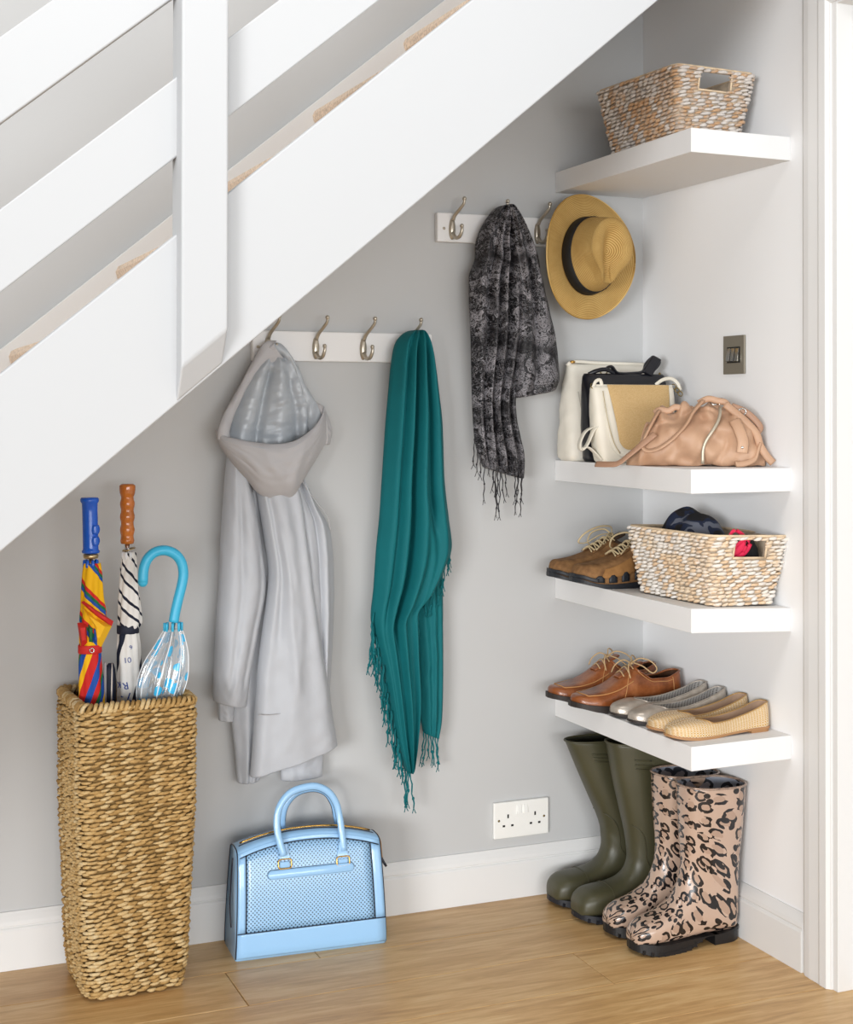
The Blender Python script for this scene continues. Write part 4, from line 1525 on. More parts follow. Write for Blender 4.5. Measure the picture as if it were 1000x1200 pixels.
# 1 ivory tote at the back
t = thing('handbag', 'ivory leather tote bag leaning at the back of the shelf behind the black bag', 'handbag', (-.13, -.06, ZS), group='handbags on the shelf')
soft_bag('body', t, IVORY, [(ZS, .118, .036, .022, -.135, -.062), (ZS + .01, .126, .041, .026, -.135, -.062), (ZS + .06, .128, .042, .03, -.134, -.062), (ZS + .13, .122, .034, .026, -.134, -.056), (ZS + .2, .114, .02, .016, -.128, -.045), (ZS + .232, .108, .011, .009, -.126, -.04)], seed=1, amp=.004)
MB().tube(spline([(-.238, -.042, ZS + .228), (-.222, -.045, ZS + .238), (-.15, -.042, ZS + .236), (-.02, -.04, ZS + .234)], 24), .0042, 8).build('top_edge', IVORY, t, world=True)
mb = MB().ball((-.226, -.05, ZS + .237), .007, .005, .004, 10, 6)
mb.build('brass_stud', GOLD, t, world=True)
MB().tube(spline([(-.238, -.1, ZS + .165), (-.228, -.1045, ZS + .11), (-.205, -.106, ZS + .075), (-.18, -.106, ZS + .07)], 20), .0012, 6).build('seam', plain('grey_stitch', '#b6b2a6', .6), t, world=True)
# 2 black bag
t = thing('handbag', 'black leather framed handbag with short buckled handle, behind the straw-fronted bag', 'handbag', (-.14, -.14, ZS), group='handbags on the shelf')
soft_bag('body', t, BLEATH, [(ZS, .1, .03, .014, -.132, -.142), (ZS + .008, .106, .034, .018, -.132, -.142), (ZS + .08, .109, .034, .018, -.132, -.14), (ZS + .16, .11, .026, .014, -.133, -.138), (ZS + .2, .109, .016, .012, -.134, -.135), (ZS + .207, .106, .012, .01, -.134, -.135)], seed=3, amp=.002)
soft_bag('front_pocket', t, BLEATH, [(ZS + .012, .085, .008, .007, -.125, -.176), (ZS + .1, .086, .008, .007, -.125, -.172), (ZS + .182, .086, .006, .005, -.125, -.163)], seed=4, amp=.0012)
for x in (-.236, -.222):
    MB().tube(spline([(x, -.169 + .3 * (x + .236), ZS + .01), (x - .003, -.17 + .3 * (x + .236), ZS + .09), (x - .003, -.158 + .3 * (x + .236), ZS + .185)], 14), .002, 6).build('piping', BLEATH, t, world=True)
BB_ = plain('antique_brass', '#8d7a4c', .35, .9)
for x in (-.19, -.07):
    mb = MB().tube([Vector((x + .009 * cos(a), -.137, ZS + .212 + .007 * sin(a))) for a in [2 * pi * k / 16 for k in range(16)]], .0016, 6, closed=True)
    mb.build('handle_ring', BB_, t, world=True)
MB().tube(spline([(-.232, -.14, ZS + .205), (-.215, -.145, ZS + .213), (-.19, -.145, ZS + .217), (-.165, -.145, ZS + .208)], 16), .005, 8, flat=.5).build('handle_end', BLEATH, t, world=True)
hp = spline([(-.188, -.138, ZS + .216), (-.172, -.14, ZS + .224), (-.155, -.14, ZS + .209), (-.11, -.138, ZS + .209), (-.082, -.138, ZS + .214), (-.075, -.14, ZS + .232), (-.058, -.142, ZS + .247), (-.043, -.143, ZS + .238), (-.052, -.143, ZS + .222), (-.068, -.14, ZS + .21)], 50)
MB().tube(hp, .0085, 10, flat=.45, up=(0, 1, 0)).build('handle', BLEATH, t, world=True)
V = [(-.092, -.152, ZS + .212), (-.067, -.152, ZS + .2), (-.04, -.155, ZS + .242), (-.064, -.155, ZS + .253)]
V2 = [(x, y + .012, z) for x, y, z in V]
MB().add(V + V2, [(0, 1, 2, 3), (7, 6, 5, 4), (0, 4, 5, 1), (1, 5, 6, 2), (2, 6, 7, 3), (3, 7, 4, 0)]).build('buckled_tab', BLEATH, t, smooth=True, bevel=.004, seg=3, world=True)
MB().tube(spline([(-.04, -.14, ZS + .21), (-.03, -.142, ZS + .196), (-.03, -.142, ZS + .18)], 8), .003, 6).build('zip_chain', BB_, t, world=True)
# 3 ivory bag with a straw flap
M = Mat('woven_raffia', '#c7a56c', .8, spec=.15)
v = M.coord('UV')
ch = M.n('TexBrick')
ch.inputs['Scale'].default_value = 210
ch.inputs['Mortar Size'].default_value = .02
ch.inputs['Color1'].default_value = lin('#d3b587')
ch.inputs['Color2'].default_value = lin('#c7a672')
ch.inputs['Mortar'].default_value = lin('#b1915f')
M.l(v, ch.inputs['Vector'])
M.color(ch.outputs[0])
M.bump(ch.outputs['Fac'], -.4, .0008)
RAFF = M.m
t = thing('handbag', 'ivory crossbody bag with tan woven raffia flap between black and tan bags', 'handbag', (-.16, -.24, ZS), group='handbags on the shelf')
soft_bag('body', t, IVORY2, [(ZS, .082, .022, .014, -.168, -.222), (ZS + .006, .09, .026, .018, -.166, -.222), (ZS + .05, .1, .027, .02, -.165, -.222), (ZS + .12, .108, .022, .016, -.163, -.222), (ZS + .168, .109, .014, .012, -.163, -.222), (ZS + .176, .107, .01, .008, -.163, -.222)], seed=6, amp=.0015)
def flap_panel(name, outline, y0, y1, mat, th):
    """panel with an outline (x, z), front at y0 (bottom) .. y1 (top)"""
    zs = [p[1] for p in outline]
    za, zb_ = min(zs), max(zs)
    yy = lambda z: lerp(y0, y1, ((z - za) / (zb_ - za)) ** 2)
    n = len(outline)
    cx, cz = sum(p[0] for p in outline) / n, sum(zs) / n
    V, F, U = [], [], []
    rr_ = [(1, 0), (1, th), (.985, th + .0006), (.66, th + .0012), (.33, th + .0014)]
    for k, o in rr_:
        for x, z in outline:
            X, Z = lerp(cx, x, k), lerp(cz, z, k)
            V.append((X, yy(Z) - o, Z)); U.append((X, Z))
    for r in range(len(rr_) - 1):
        for i in range(n):
            j = (i + 1) % n
            F.append((r * n + i, r * n + j, (r + 1) * n + j, (r + 1) * n + i))
    F.append(tuple((len(rr_) - 1) * n + i for i in range(n)))
    return MB().add(V, F, U).build(name, mat, t, world=True)
def u_shape(x0, x1, zt, zb_, rad, dx0=0, dx1=0):
    out = []
    m = 10
    for i in range(m): out.append((lerp(x0, x1, i / m), zt))
    for i in range(m): out.append((lerp(x1, x1 - dx1, i / m), lerp(zt, zb_ + rad, i / m)))
    for i in range(m):
        a = pi / 2 * i / m
        out.append((x1 - dx1 - rad + rad * cos(a), zb_ + rad - rad * sin(a)))
    for i in range(m): out.append((lerp(x1 - dx1 - rad, x0 + dx0 + rad, i / m), zb_))
    for i in range(m):
        a = pi / 2 * i / m
        out.append((x0 + dx0 + rad - rad * sin(a), zb_ + rad - rad * cos(a)))
    for i in range(m): out.append((lerp(x0 + dx0, x0, i / m), lerp(zb_ + rad, zt, i / m)))
    return out
flap_panel('flap', u_shape(-.262, -.058, ZS + .18, ZS + .012, .05, .022, .02), -.251, -.226, IVORY2, .0022)
flap_panel('raffia_panel', u_shape(-.236, -.072, ZS + .1795, ZS + .03, .03, .018, .014), -.2565, -.2325, RAFF, .0014)
MB().tube(spline([(-.251, -.2525 + .012, ZS + .165), (-.246, -.254, ZS + .1), (-.232, -.2555, ZS + .05), (-.215, -.256, ZS + .022)], 20), .0009, 6).build('stitching', plain('tan_stitch', '#b9a983', .7), t, world=True)
for s, x in ((-1, -.262), (1, -.058)):
    mb = MB()
    for k in range(3 if s > 0 else 1):
        c = Vector((x + .006 * s + .006 * k, -.225 - .004 * k, ZS + .176 - .008 * k))
        mb.tube([c + Vector((.006 * cos(a), .003 * sin(a), .006 * sin(a))) for a in [2 * pi * q / 14 for q in range(14)]], .0012, 6, closed=True)
        mb.build('strap_ring', BB_, t, world=True)
        mb = MB()
MB().tube(spline([(-.27, -.226, ZS + .168), (-.262, -.226, ZS + .186), (-.25, -.226, ZS + .19), (-.246, -.228, ZS + .176)], 12), .0042, 8, flat=.5).build('strap_tab', IVORY2, t, world=True)
MB().tube(spline([(-.1, -.222, ZS + .18), (-.08, -.221, ZS + .192), (-.056, -.22, ZS + .195), (-.04, -.222, ZS + .184), (-.034, -.224, ZS + .168)], 20), .0045, 8, flat=.4).build('strap_tab', IVORY2, t, world=True)
# loose strap hanging at its left
MB().tube(spline([(-.262, -.226, ZS + .085), (-.29, -.228, ZS + .072), (-.306, -.23, ZS + .045), (-.302, -.23, ZS + .03), (-.288, -.232, ZS + .042), (-.272, -.233, ZS + .074), (-.262, -.234, ZS + .084)], 40), .0085, 10, flat=.25, up=(0, 1, 0)).build('shoulder_strap', IVORY2, t, world=True)
MB().tube(spline([(-.302, -.231, ZS + .034), (-.285, -.233, ZS + .036), (-.268, -.236, ZS + .022), (-.255, -.24, ZS + .006)], 20), .0085, 10, flat=.25, up=(0, 1, 0)).build('shoulder_strap', IVORY2, t, world=True)

# 4 slouchy tan leather bag across the front corner
TANL = Mat('tan_grained_leather', '#c99a79', .48, spec=.4)
v = TANL.coord()
TANL.color(TANL.ramp(TANL.noise(v, 14, 3).outputs[0], [(.3, '#b08a6e'), (.7, '#c6a184')]))
TANL.bump(TANL.math('ADD', TANL.noise(v, 300, 2).outputs[0], TANL.math('MULTIPLY', TANL.noise(v, 60, 3).outputs[0], 2)), .22, .0012)
TAN = TANL.m
TAND = plain('tan_leather_strap', '#a9836a', .5, bump=.1, bscale=250)
TC = Vector((-.125, -.432, ZS))
TR = radians(-36)
TM = Matrix.Translation(TC) @ Matrix.Rotation(TR, 4, 'Z')
t = thing('handbag', 'slouchy tan leather bag with silver zip lying across the shelf front', 'handbag', tuple(TC), (0, 0, TR), group='handbags on the shelf')
#                x     height depth  yc
TT = tab([(-.152, .012, .012, -.01), (-.145, .022, .026, -.012), (-.125, .045, .045, -.008), (-.105, .095, .055, 0), (-.085, .118, .058, 0), (-.04, .123, .06, 0), (.01, .132, .06, 0), (.05, .137, .058, 0), (.085, .126, .054, .0), (.11, .104, .046, 0), (.13, .07, .034, 0), (.142, .04, .02, 0), (.147, .02, .01, 0)])
rings = []
NVB = 110
for i in range(NVB):
    x = lerp(-.152, .147, i / (NVB - 1))
    h, d, yc = TT(x)
    rg = []
    for k in range(72):
        a = 2 * pi * k / 72
        ca, sa = cos(a), sin(a)
        # pear-shaped section, flat below, pulled in at the top seam
        y = d * (abs(ca) ** .8) * (1 if ca > 0 else -1) * (1 - .42 * max(0, sa))
        z = h * (.5 + .5 * (abs(sa) ** .75) * (1 if sa > 0 else -1))
        if sa < 0: z = h * (.5 - .5 * min(1, abs(sa) * 1.5) ** .7)
        # pleats gathered to the top, slack folds by the right end
        pl = max(0, min(1, z / max(.01, h)))
        wv_ = .007 * sin(x * 120 + z * 35) * pl ** 2 + .022 * noise.noise(Vector((x * 20 + z * 16, ca * 1.5, z * 14 + 2))) + .005 * noise.noise(Vector((x * 55 - z * 30, ca * 2, z * 30)))
        if x > .05: wv_ += .007 * sin((z - x) * 110) * (x - .05) / .09
        n1_ = noise.noise(Vector((x * 13 + z * 9, ca * 1.2 + 4, z * 9 - x * 5)))
        wv_ -= .011 * max(0, 1 - abs(n1_) * 7) * (.35 + .65 * pl)
        wv_ += .0045 * max(0, sin(x * 165 + 1)) * max(0, pl - .45) * 1.8
        out = Vector((0, ca, .3 * sa)).normalized()
        p = Vector((x, y + yc, z)) + out * wv_ * min(1, h / .06)
        p.z = max(.0005, p.z)
        rg.append(p)
    rings.append(rg)
MB().loft(rings).build('body', TAN, t, sub=1)
def tfront(x, z):
    h, d, yc = TT(x)
    sa = max(-1, min(1, (z / h - .5) * 2))
    a_ = abs(sa) ** (1 / .75) if sa > 0 else 0
    ca = sqrt(max(0, 1 - a_ * a_))
    return Vector((x, yc - d * ca ** .8 * (1 - .42 * a_) - .0115, z))
# zip across the front
zp = [tfront(lerp(.052, .012, i / 14) + .006 * sin(i * .5), lerp(.128, .006, i / 14)) for i in range(15)]
MB().tube(zp, .0036, 8, flat=.5, up=(1, 0, 0)).build('zip', plain('silver_zip', '#b8ad9a', .4, .5), t)
for x in (-.035, .038, .052):
    c = Vector((x, -.012, TT(x)[0] + .003))
    MB().tube([c + Vector((.008 * cos(a), .004 * sin(a), .0065 * sin(a))) for a in [2 * pi * k / 16 for k in range(16)]], .0018, 6, closed=True).build('strap_ring', CHROME, t)
def strap3(pts, w=.0075, th=.0025, mat=None, name='strap', n=40, up=None):
    return MB().tube(spline(pts, n), w, 10, flat=th / w, up=up).build(name, mat or TAND, t)
# carrying handle falling down the front
strap3([(-.082, -.03, .117), (-.09, -.048, .1), (-.104, -.06, .07), (-.112, -.072, .045), (-.1, -.078, .034), (-.075, -.08, .04), (-.045, -.076, .062), (-.02, -.066, .09), (-.005, -.046, .118), (.012, -.025, .14)], .0105, .004, TAN, 'handle', 60, (0, 1, .3))
strap3([(-.09, -.02, .114), (-.078, -.022, .122), (-.06, -.02, .12), (-.045, -.02, .128), (-.03, -.02, .124)], .007, .0035, TAN, 'handle_end', 24)
strap3([(.005, -.02, .136), (.025, -.02, .146), (.045, -.018, .142), (.06, -.018, .139), (.068, -.018, .132)], .007, .0035, TAN, 'handle_end', 24)
# thin strap trailing left along the shelf
strap3([(-.085, -.07, .07), (-.115, -.082, .045), (-.14, -.085, .024), (-.163, -.083, .0065), (-.185, -.072, .0035), (-.215, -.05, .003)], .0075, .0025, TAND, 'shoulder_strap', 40, (.3, .6, 1))
# end tab with a stud, and the strap hanging off the right end
strap3([(.082, -.048, .1), (.092, -.058, .08), (.1, -.062, .055), (.098, -.064, .03)], .0125, .004, TAN, 'end_tab', 24, (1, .2, .3))
c = Vector((.099, -.0665, .042))
mb = MB().ball(c, .0035, .002, .0035, 10, 6)
mb.build('press_stud', CHROME, t)
strap3([(.062, -.03, .134), (.085, -.032, .115), (.11, -.034, .092), (.128, -.032, .07), (.136, -.03, .045), (.15, -.03, .022), (.163, -.03, .008)], .0085, .004, TAN, 'shoulder_strap', 40, (1, .2, .6))
strap3([(.075, -.02, .13), (.1, -.018, .12), (.12, -.015, .105), (.135, -.015, .085), (.128, -.022, .07)], .0075, .0035, TAND, 'shoulder_strap', 30, (1, .2, .6))
strap3([(.136, -.03, .05), (.125, -.042, .02), (.105, -.055, .008), (.085, -.064, .006)], .008, .004, TAN, 'shoulder_strap', 30, (.3, 1, 1))
mb = MB()
c = Vector((.098, -.025, .118))
mb.tube([c + Vector((.008 * cos(a), .003 * cos(a), .007 * sin(a))) for a in [2 * pi * k / 16 for k in range(16)]], .0017, 6, closed=True)
mb.build('strap_ring', CHROME, t)

# ------------------------------------------------------------------ shoes
def smooth01(x):
    x = max(0, min(1, x))
    return x * x * (3 - 2 * x)


class Shoe:
    """heel at x = 0, toe at x = L, ground z = 0"""
    def __init__(s, L, w, zs, e, h, so, blend=.06, p=.75, q=.55, zb=None):
        s.L, s.w, s.zs, s.e, s.h = L, tab(w), tab(zs), tab(e), tab(h)
        s.so, s.bl, s.p, s.q = so, blend, p, q
        s.zb = tab(zb) if zb else None

    def pt(s, u, t, side, off=0):
        """u along heel..toe, t up the side to the edge or the centre line"""
        w, zs, h, e = s.w(u)[0] + off, s.zs(u)[0], s.h(u)[0] + off, s.e(u)[0]
        k = smooth01((u - s.so) / s.bl)
        am = lerp(asin(min(1, (e / h)) ** (1 / s.p)), pi / 2, k) if e < h else pi / 2
        a = t * am
        return Vector((u * s.L + off * (2 * u - 1), side * w * max(0, cos(a)) ** s.q, zs + h * max(0, sin(a)) ** s.p))

    def us(s, n=56):
        return [.5 - .5 * cos(pi * i / (n - 1)) for i in range(n)]

    def upper(s, name, mats, parent, thick=.0018, nt=14):
        us = s.us()
        V, U, F = [], [], []
        prof = [(1, j / (nt - 1)) for j in range(nt)] + [(-1, 1 - j / (nt - 1)) for j in range(nt)]
        m = len(prof)
        for u in us:
            for sd, t in prof:
                V.append(s.pt(u, t, sd))
                U.append((u * s.L, sd * (1.2 - t) * .08))
        for i in range(len(us) - 1):
            closed = us[i] > s.so + s.bl * .9
            for j in range(m - 1):
                if j == nt - 1 and not closed: continue
                F.append((i * m + j, i * m + j + 1, (i + 1) * m + j + 1, (i + 1) * m + j))
        mb = MB().add(V, F, U)
        o = mb.build(name, mats, parent, fix=False)
        bm = bmesh.new()
        bm.from_mesh(o.data)
        bmesh.ops.remove_doubles(bm, verts=bm.verts, dist=.00012)
        bmesh.ops.recalc_face_normals(bm, faces=bm.faces)
        # make the normals point outwards
        c = sum((f.normal.dot(f.calc_center_median() - Vector((s.L * .8, 0, .01))) for f in bm.faces if f.calc_center_median().x > s.L * .7))
        if c < 0: bmesh.ops.reverse_faces(bm, faces=bm.faces)
        bm.to_mesh(o.data)
        bm.free()
        md = o.modifiers.new('solid', 'SOLIDIFY')
        md.thickness = thick
        md.offset = -1
        if isinstance(mats, list) and len(mats) > 1:
            md.material_offset = 1
        md2 = o.modifiers.new('sub', 'SUBSURF')
        md2.levels = md2.render_levels = 1
        return o

    def slab(s, name, mat, parent, grow, ztop, zbot, inset_top=0, u0=0, u1=1, bevel=0):
        """sole / insole: outline of the shoe; ztop, zbot functions of u"""
        us = [lerp(u0, u1, x) for x in s.us(48)]
        V, F = [], []
        def row(u):
            g = grow
            w = s.w(u)[0]
            w = w + g * min(1, (w / .012)) if g > 0 else max(.0005, w + g)
            x = u * s.L + (g * (2 * u - 1) if u0 == 0 and u1 == 1 else 0)
            return x, w
        for u in us:
            x, w = row(u)
            V += [(x, -w, zbot(u)), (x, w, zbot(u)), (x, w, ztop(u)), (x, -w, ztop(u))]
        n = len(us)
        for i in range(n - 1):
            for k in range(4):
                l = (k + 1) % 4
                F.append((i * 4 + k, i * 4 + l, (i + 1) * 4 + l, (i + 1) * 4 + k))
        F += [(3, 2, 1, 0), ((n - 1) * 4, (n - 1) * 4 + 1, (n - 1) * 4 + 2, (n - 1) * 4 + 3)]
        return MB().add(V, F).build(name, mat, parent, smooth=False, bevel=bevel)

    def edge(s, name, mat, parent, r, off=0.0, n=60):
        """rounded binding round the opening"""
        pts = []
        us = [lerp(.0, s.so + s.bl * .9, i / (n - 1)) for i in range(n)]
        for u in us: pts.append(s.pt(max(.002, u), 1, 1, off))
        for u in reversed(us): pts.append(s.pt(max(.002, u), 1, -1, off))
        out = [pts[0]]
        for p in pts[1:]:
            if (p - out[-1]).length > .0012: out.append(p)
        if (out[0] - out[-1]).length < .0012: out.pop()
        return MB().tube(out, r, 7, closed=True).build(name, mat, parent)


def stand_shoes(first, spots, labels, base=None):
    """first pair member is built at the origin; put it and its copy on the shelf"""
    for i, ((loc, rz, mir), lab) in enumerate(zip(spots, labels)):
        o = first if i == 0 else copy_tree(first)
        o.location = loc
        o.rotation_euler = (0, 0, rz)
        o['label'] = lab


LACE = plain('cream_lace', '#c5a77c', .75, bump=.3, bscale=500)
LACE2 = plain('beige_flat_lace', '#c9b58e', .75, bump=.3, bscale=500)

# --- brown leather lace-ups
M = Mat('brown_polished_leather', '#94501f', .32, spec=.5, Coat_Weight=.2)
v = M.coord()
M.color(M.ramp(M.noise(v, 24, 5, .6).outputs[0], [(.28, '#633114'), (.5, '#8d4f27'), (.75, '#ad6e42')]))
M.bump(M.math('ADD', M.noise(v, 250, 3).outputs[0], M.math('MULTIPLY', M.noise(v, 45, 3, .6).outputs[0], 2)), .3, .0012)
BRN = M.m
BRNI = plain('dark_brown_lining', '#4a2c18', .7)
SOLEB = plain('dark_brown_rubber', '#2a2320', .6, bump=.2, bscale=150)
STIT = plain('tan_welt_stitch', '#c08b56', .6)
def brown_shoe():
    t = thing('lace_up_shoe', 'x', 'shoe', group='brown leather lace-up shoes')
    sh = Shoe(.288,
              [(0, 0), (.006, .012), (.03, .025), (.09, .0325), (.25, .0325), (.42, .0345), (.62, .0435), (.74, .046), (.86, .0415), (.94, .031), (.985, .016), (1, 0)],
              [(0, .014), (.3, .014), (.7, .013), (.9, .017), (1, .023)],
              [(0, .062), (.05, .06), (.18, .05), (.3, .05), (.4, .066), (.46, .074), (.52, .072), (1, .03)],
              [(0, .066), (.1, .064), (.3, .06), (.4, .074), (.47, .077), (.55, .064), (.65, .046), (.78, .032), (.9, .0235), (.97, .018), (1, .009)], .42, .05, .72, .5)
    sh.upper('upper', [BRN, BRNI], t, .0022)
    zt = lambda u: sh.zs(u)[0] + .003
    sh.slab('sole', SOLEB, t, .0035, zt, lambda u: .0 + .013 * smooth01((u - .74) / .26) ** 1.3, bevel=.0015)
    sh.slab('insole', BRNI, t, -.002, lambda u: sh.zs(u)[0] + .005, lambda u: sh.zs(u)[0] + .001)
    sh.edge('collar_binding', BRN, t, .0024)
    # raised apron seam over the toe
    pts = []
    for i in range(25):
        a = pi * i / 24
        u = .58 + .33 * sin(a) ** .7
        side = cos(a)
        pts.append(sh.pt(u, lerp(.58, .62, abs(side)), 1 if side >= 0 else -1, .0007) if abs(side) > .35 else None)
    left, right = [], []
    for i in range(16):
        u = lerp(.5, .9, i / 15)
        tt = lerp(.42, .66, (i / 15) ** 1.5)
        left.append(sh.pt(u, tt, 1, .0007)); right.append(sh.pt(u, tt, -1, .0007))
    def across(u, tt):
        A, B = sh.pt(u, tt, 1, .0007), sh.pt(u, tt, -1, .0007)
        return [sh.pt(u + .018 * sin(pi * j / 6), lerp(tt, 1, sin(pi * j / 6)), 1 if j < 3.5 else -1, .0007) for j in range(1, 6)]
    apr = left + across(.9, .66) + list(reversed(right))
    MB().tube(spline(apr, 70), .0013, 6).build('apron_seam', STIT, t)
    # quarter seams, heel counter
    for sd in (1, -1):
        q = [sh.pt(u, tt, sd, .0006) for u, tt in ((.60, .1), (.575, .3), (.555, .5), (.53, .7), (.505, .86))]
        MB().tube(spline(q, 20), .001, 6).build('quarter_seam', STIT, t)
        q = [sh.pt(.115, tt, sd, .0006) for tt in (.05, .35, .65, .97)]
        MB().tube(spline(q, 14), .001, 6).build('heel_seam', STIT, t)
        q = [sh.pt(u, lerp(.78, .86, i / 7), sd, .0006) for i, u in enumerate([lerp(.12, .44, j / 7) for j in range(8)])]
        MB().tube(spline(q, 24), .0009, 6).build('collar_seam', STIT, t)
    # tongue
    V, F = [], []
    for i in range(10):
        k = i / 9
        x = lerp(.6, .355, k) * sh.L
        z = sh.zs(.5)[0] + lerp(.06, .091, k ** .9)
        for j in range(7):
            y = lerp(-.016, .016, j / 6) * (1 - .25 * (k > .9))
            V.append((x, y, z - 9 * y * y))
    for i in range(9):
        for j in range(6):
            F.append((i * 7 + j, (i + 1) * 7 + j, (i + 1) * 7 + j + 1, i * 7 + j + 1))
    MB().add(V, F).build('tongue', BRN, t, solid=.003, sub=1)
    # laces: bars, then a bow
    top = lambda u: sh.pt(u, 1, 1).z
    for k in range(3):
        u = .47 + .045 * k
        A, B = sh.pt(u, .86, 1, .001), sh.pt(u - .012, .86, -1, .001)
        mid = Vector(((A.x + B.x) / 2, 0, max(A.z, B.z) + .007))
        MB().tube(spline([A, mid, B], 12), .0016, 6).build('lace', LACE, t)
    c = Vector((.45 * sh.L, 0, top(.47) + .01))
    mb = MB().ball(c, .0045, .005, .004, 10, 6)
    mb.build('lace_knot', LACE, t)
    for sd in (1, -1):
        lp = [c, c + Vector((-.012, sd * .018, .013)), c + Vector((-.03, sd * .036, .008)), c + Vector((-.042, sd * .044, -.008)), c + Vector((-.03, sd * .044, -.018)), c + Vector((-.014, sd * .028, -.004)), c + Vector((-.002, sd * .006, .002))]
        MB().tube(spline(lp, 40), .0016, 6).build('lace', LACE, t)
        lp = [c, c + Vector((.014, sd * .014, .006)), c + Vector((.026, sd * .03, -.008)), c + Vector((.028, sd * .042, -.026))]
        MB().tube(spline(lp, 24), .0016, 6).build('lace', LACE, t)
    return t
Z4 = .4756
stand_shoes(brown_shoe(), [((-.022, -.088, Z4 - .001), pi, 0), ((-.020, -.192, Z4 - .001), pi + .02, 0)],
            ['brown leather lace-up shoe closest to the back wall, toe over the shelf end', 'brown leather lace-up shoe standing next to the silver flats'])

# --- brown walking trainers
M = Mat('brown_nubuck', '#7a5330', .8, spec=.2)
v = M.coord()
M.color(M.ramp(M.noise(v, 60, 4).outputs[0], [(.3, '#6f4f33'), (.7, '#967049')]))
M.bump(M.noise(v, 500, 2).outputs[0], .35, .0008)
NUB = M.m
NUBD = plain('dark_brown_mesh', '#3d2c1e', .85, bump=.4, bscale=400)
NUBL = plain('light_brown_nubuck', '#9a6f42', .8, spec=.2, bump=.3, bscale=500, vary=.15, vscale=60)
RUBB = plain('charcoal_rubber_sole', '#22252b', .55, bump=.2, bscale=200)
def trainer():
    t = thing('trainer', 'x', 'shoe', group='brown lace-up trainers')
    sh = Shoe(.29,
              [(0, 0), (.006, .013), (.03, .026), (.09, .034), (.25, .034), (.42, .037), (.6, .046), (.74, .05), (.86, .046), (.94, .036), (.985, .019), (1, 0)],
              [(0, .014), (.3, .013), (.7, .0095), (.88, .013), (1, .025)],
              [(0, .078), (.05, .075), (.18, .062), (.3, .062), (.4, .078), (.46, .084), (.52, .08), (1, .03)],
              [(0, .083), (.1, .078), (.3, .074), (.4, .086), (.47, .086), (.55, .075), (.65, .062), (.78, .05), (.88, .043), (.96, .033), (1, .014)], .42, .05, .7, .5)
    sh.upper('upper', [NUB, NUBD], t, .003)
    zt = lambda u: sh.zs(u)[0] + .002
    sh.slab('sole', RUBB, t, .004, zt, lambda u: .016 * smooth01((u - .72) / .28) ** 1.4, bevel=.002)
    sh.slab('insole', NUBD, t, -.003, lambda u: sh.zs(u)[0] + .006, lambda u: sh.zs(u)[0] + .001)
    sh.edge('collar_binding', NUBD, t, .004)
    # rubber lugs climbing the side and a rubber toe guard
    for sd in (1, -1):
        for u in (.1, .22, .36, .49, .62, .74, .85):
            V, F = [], []
            for i in range(4):
                uu = u - .035 + .07 * i / 3
                for j in range(4):
                    tt = (.02 + .16 * j / 3 * (1 if i in (1, 2) else .55))
                    V.append(sh.pt(uu, tt, sd, .0032))
            for i in range(3):
                for j in range(3):
                    F.append((i * 4 + j, (i + 1) * 4 + j, (i + 1) * 4 + j + 1, i * 4 + j + 1))
            MB().add(V, F).build('sole_lug', RUBB, t, solid=.003)
        # overlays
        def overlay(name, quad, mat, o_, nn=8):
            V, F = [], []
            for i in range(nn):
                for j in range(nn):
                    a, b = i / (nn - 1), j / (nn - 1)
                    u = lerp(lerp(quad[0][0], quad[1][0], a), lerp(quad[3][0], quad[2][0], a), b)
                    tt = lerp(lerp(quad[0][1], quad[1][1], a), lerp(quad[3][1], quad[2][1], a), b)
                    V.append(sh.pt(u, tt, sd, o_))
            for i in range(nn - 1):
                for j in range(nn - 1):
                    F.append((i * nn + j, (i + 1) * nn + j, (i + 1) * nn + j + 1, i * nn + j + 1))
            return MB().add(V, F).build(name, mat, t, solid=.0016)
        overlay('side_panel', [(.5, .12), (.84, .12), (.8, .42), (.52, .5)], NUBL, .0022)
        overlay('eyelet_stay', [(.45, .8), (.66, .78), (.66, .93), (.46, .96)], NUB, .0026)
        overlay('quarter_patch', [(.3, .15), (.44, .15), (.43, .55), (.33, .6)], NUBD, .0022)
    V, F = [], []
    for i in range(9):
        u = lerp(.87, .995, i / 8)
        for j in range(15):
            a = (j / 14) * 2 - 1
            hgt = .1 + .42 * smooth01((u - .87) / .1)
            V.append(sh.pt(u, (1 - abs(a)) * hgt * .9 + .01, 1 if a >= 0 else -1, .003) if abs(a) > .02 else sh.pt(u, hgt, 1, .003))
    # toe guard as a wrapped strip round the toe
    V, F = [], []
    ring = [(lerp(.86, .997, smooth01(i / 10) ** .6), 1) for i in range(11)] + [(lerp(.997, .86, 1 - smooth01(1 - i / 10) ** .6), -1) for i in range(11)]
    for i, (u, sd) in enumerate(ring):
        k = 1 - abs(i / 21 * 2 - 1)
        for j in range(5):
            V.append(sh.pt(u, (.02 + (.08 + .22 * k ** 3) * j / 4), sd, .0035))
    for i in range(len(ring) - 1):
        for j in range(4):
            F.append((i * 5 + j, (i + 1) * 5 + j, (i + 1) * 5 + j + 1, i * 5 + j + 1))
    MB().add(V, F).build('toe_guard', RUBB, t, solid=.002)
    # tongue and laces
    V, F = [], []
    for i in range(10):
        k = i / 9
        x = lerp(.62, .33, k) * sh.L
        z = sh.zs(.5)[0] + lerp(.066, .105, k ** .9)
        for j in range(7):
            y = lerp(-.02, .02, j / 6)
            V.append((x, y, z - 9 * y * y))
    for i in range(9):
        for j in range(6):
            F.append((i * 7 + j, (i + 1) * 7 + j, (i + 1) * 7 + j + 1, i * 7 + j + 1))
    MB().add(V, F).build('tongue', NUBD, t, solid=.005, sub=1)
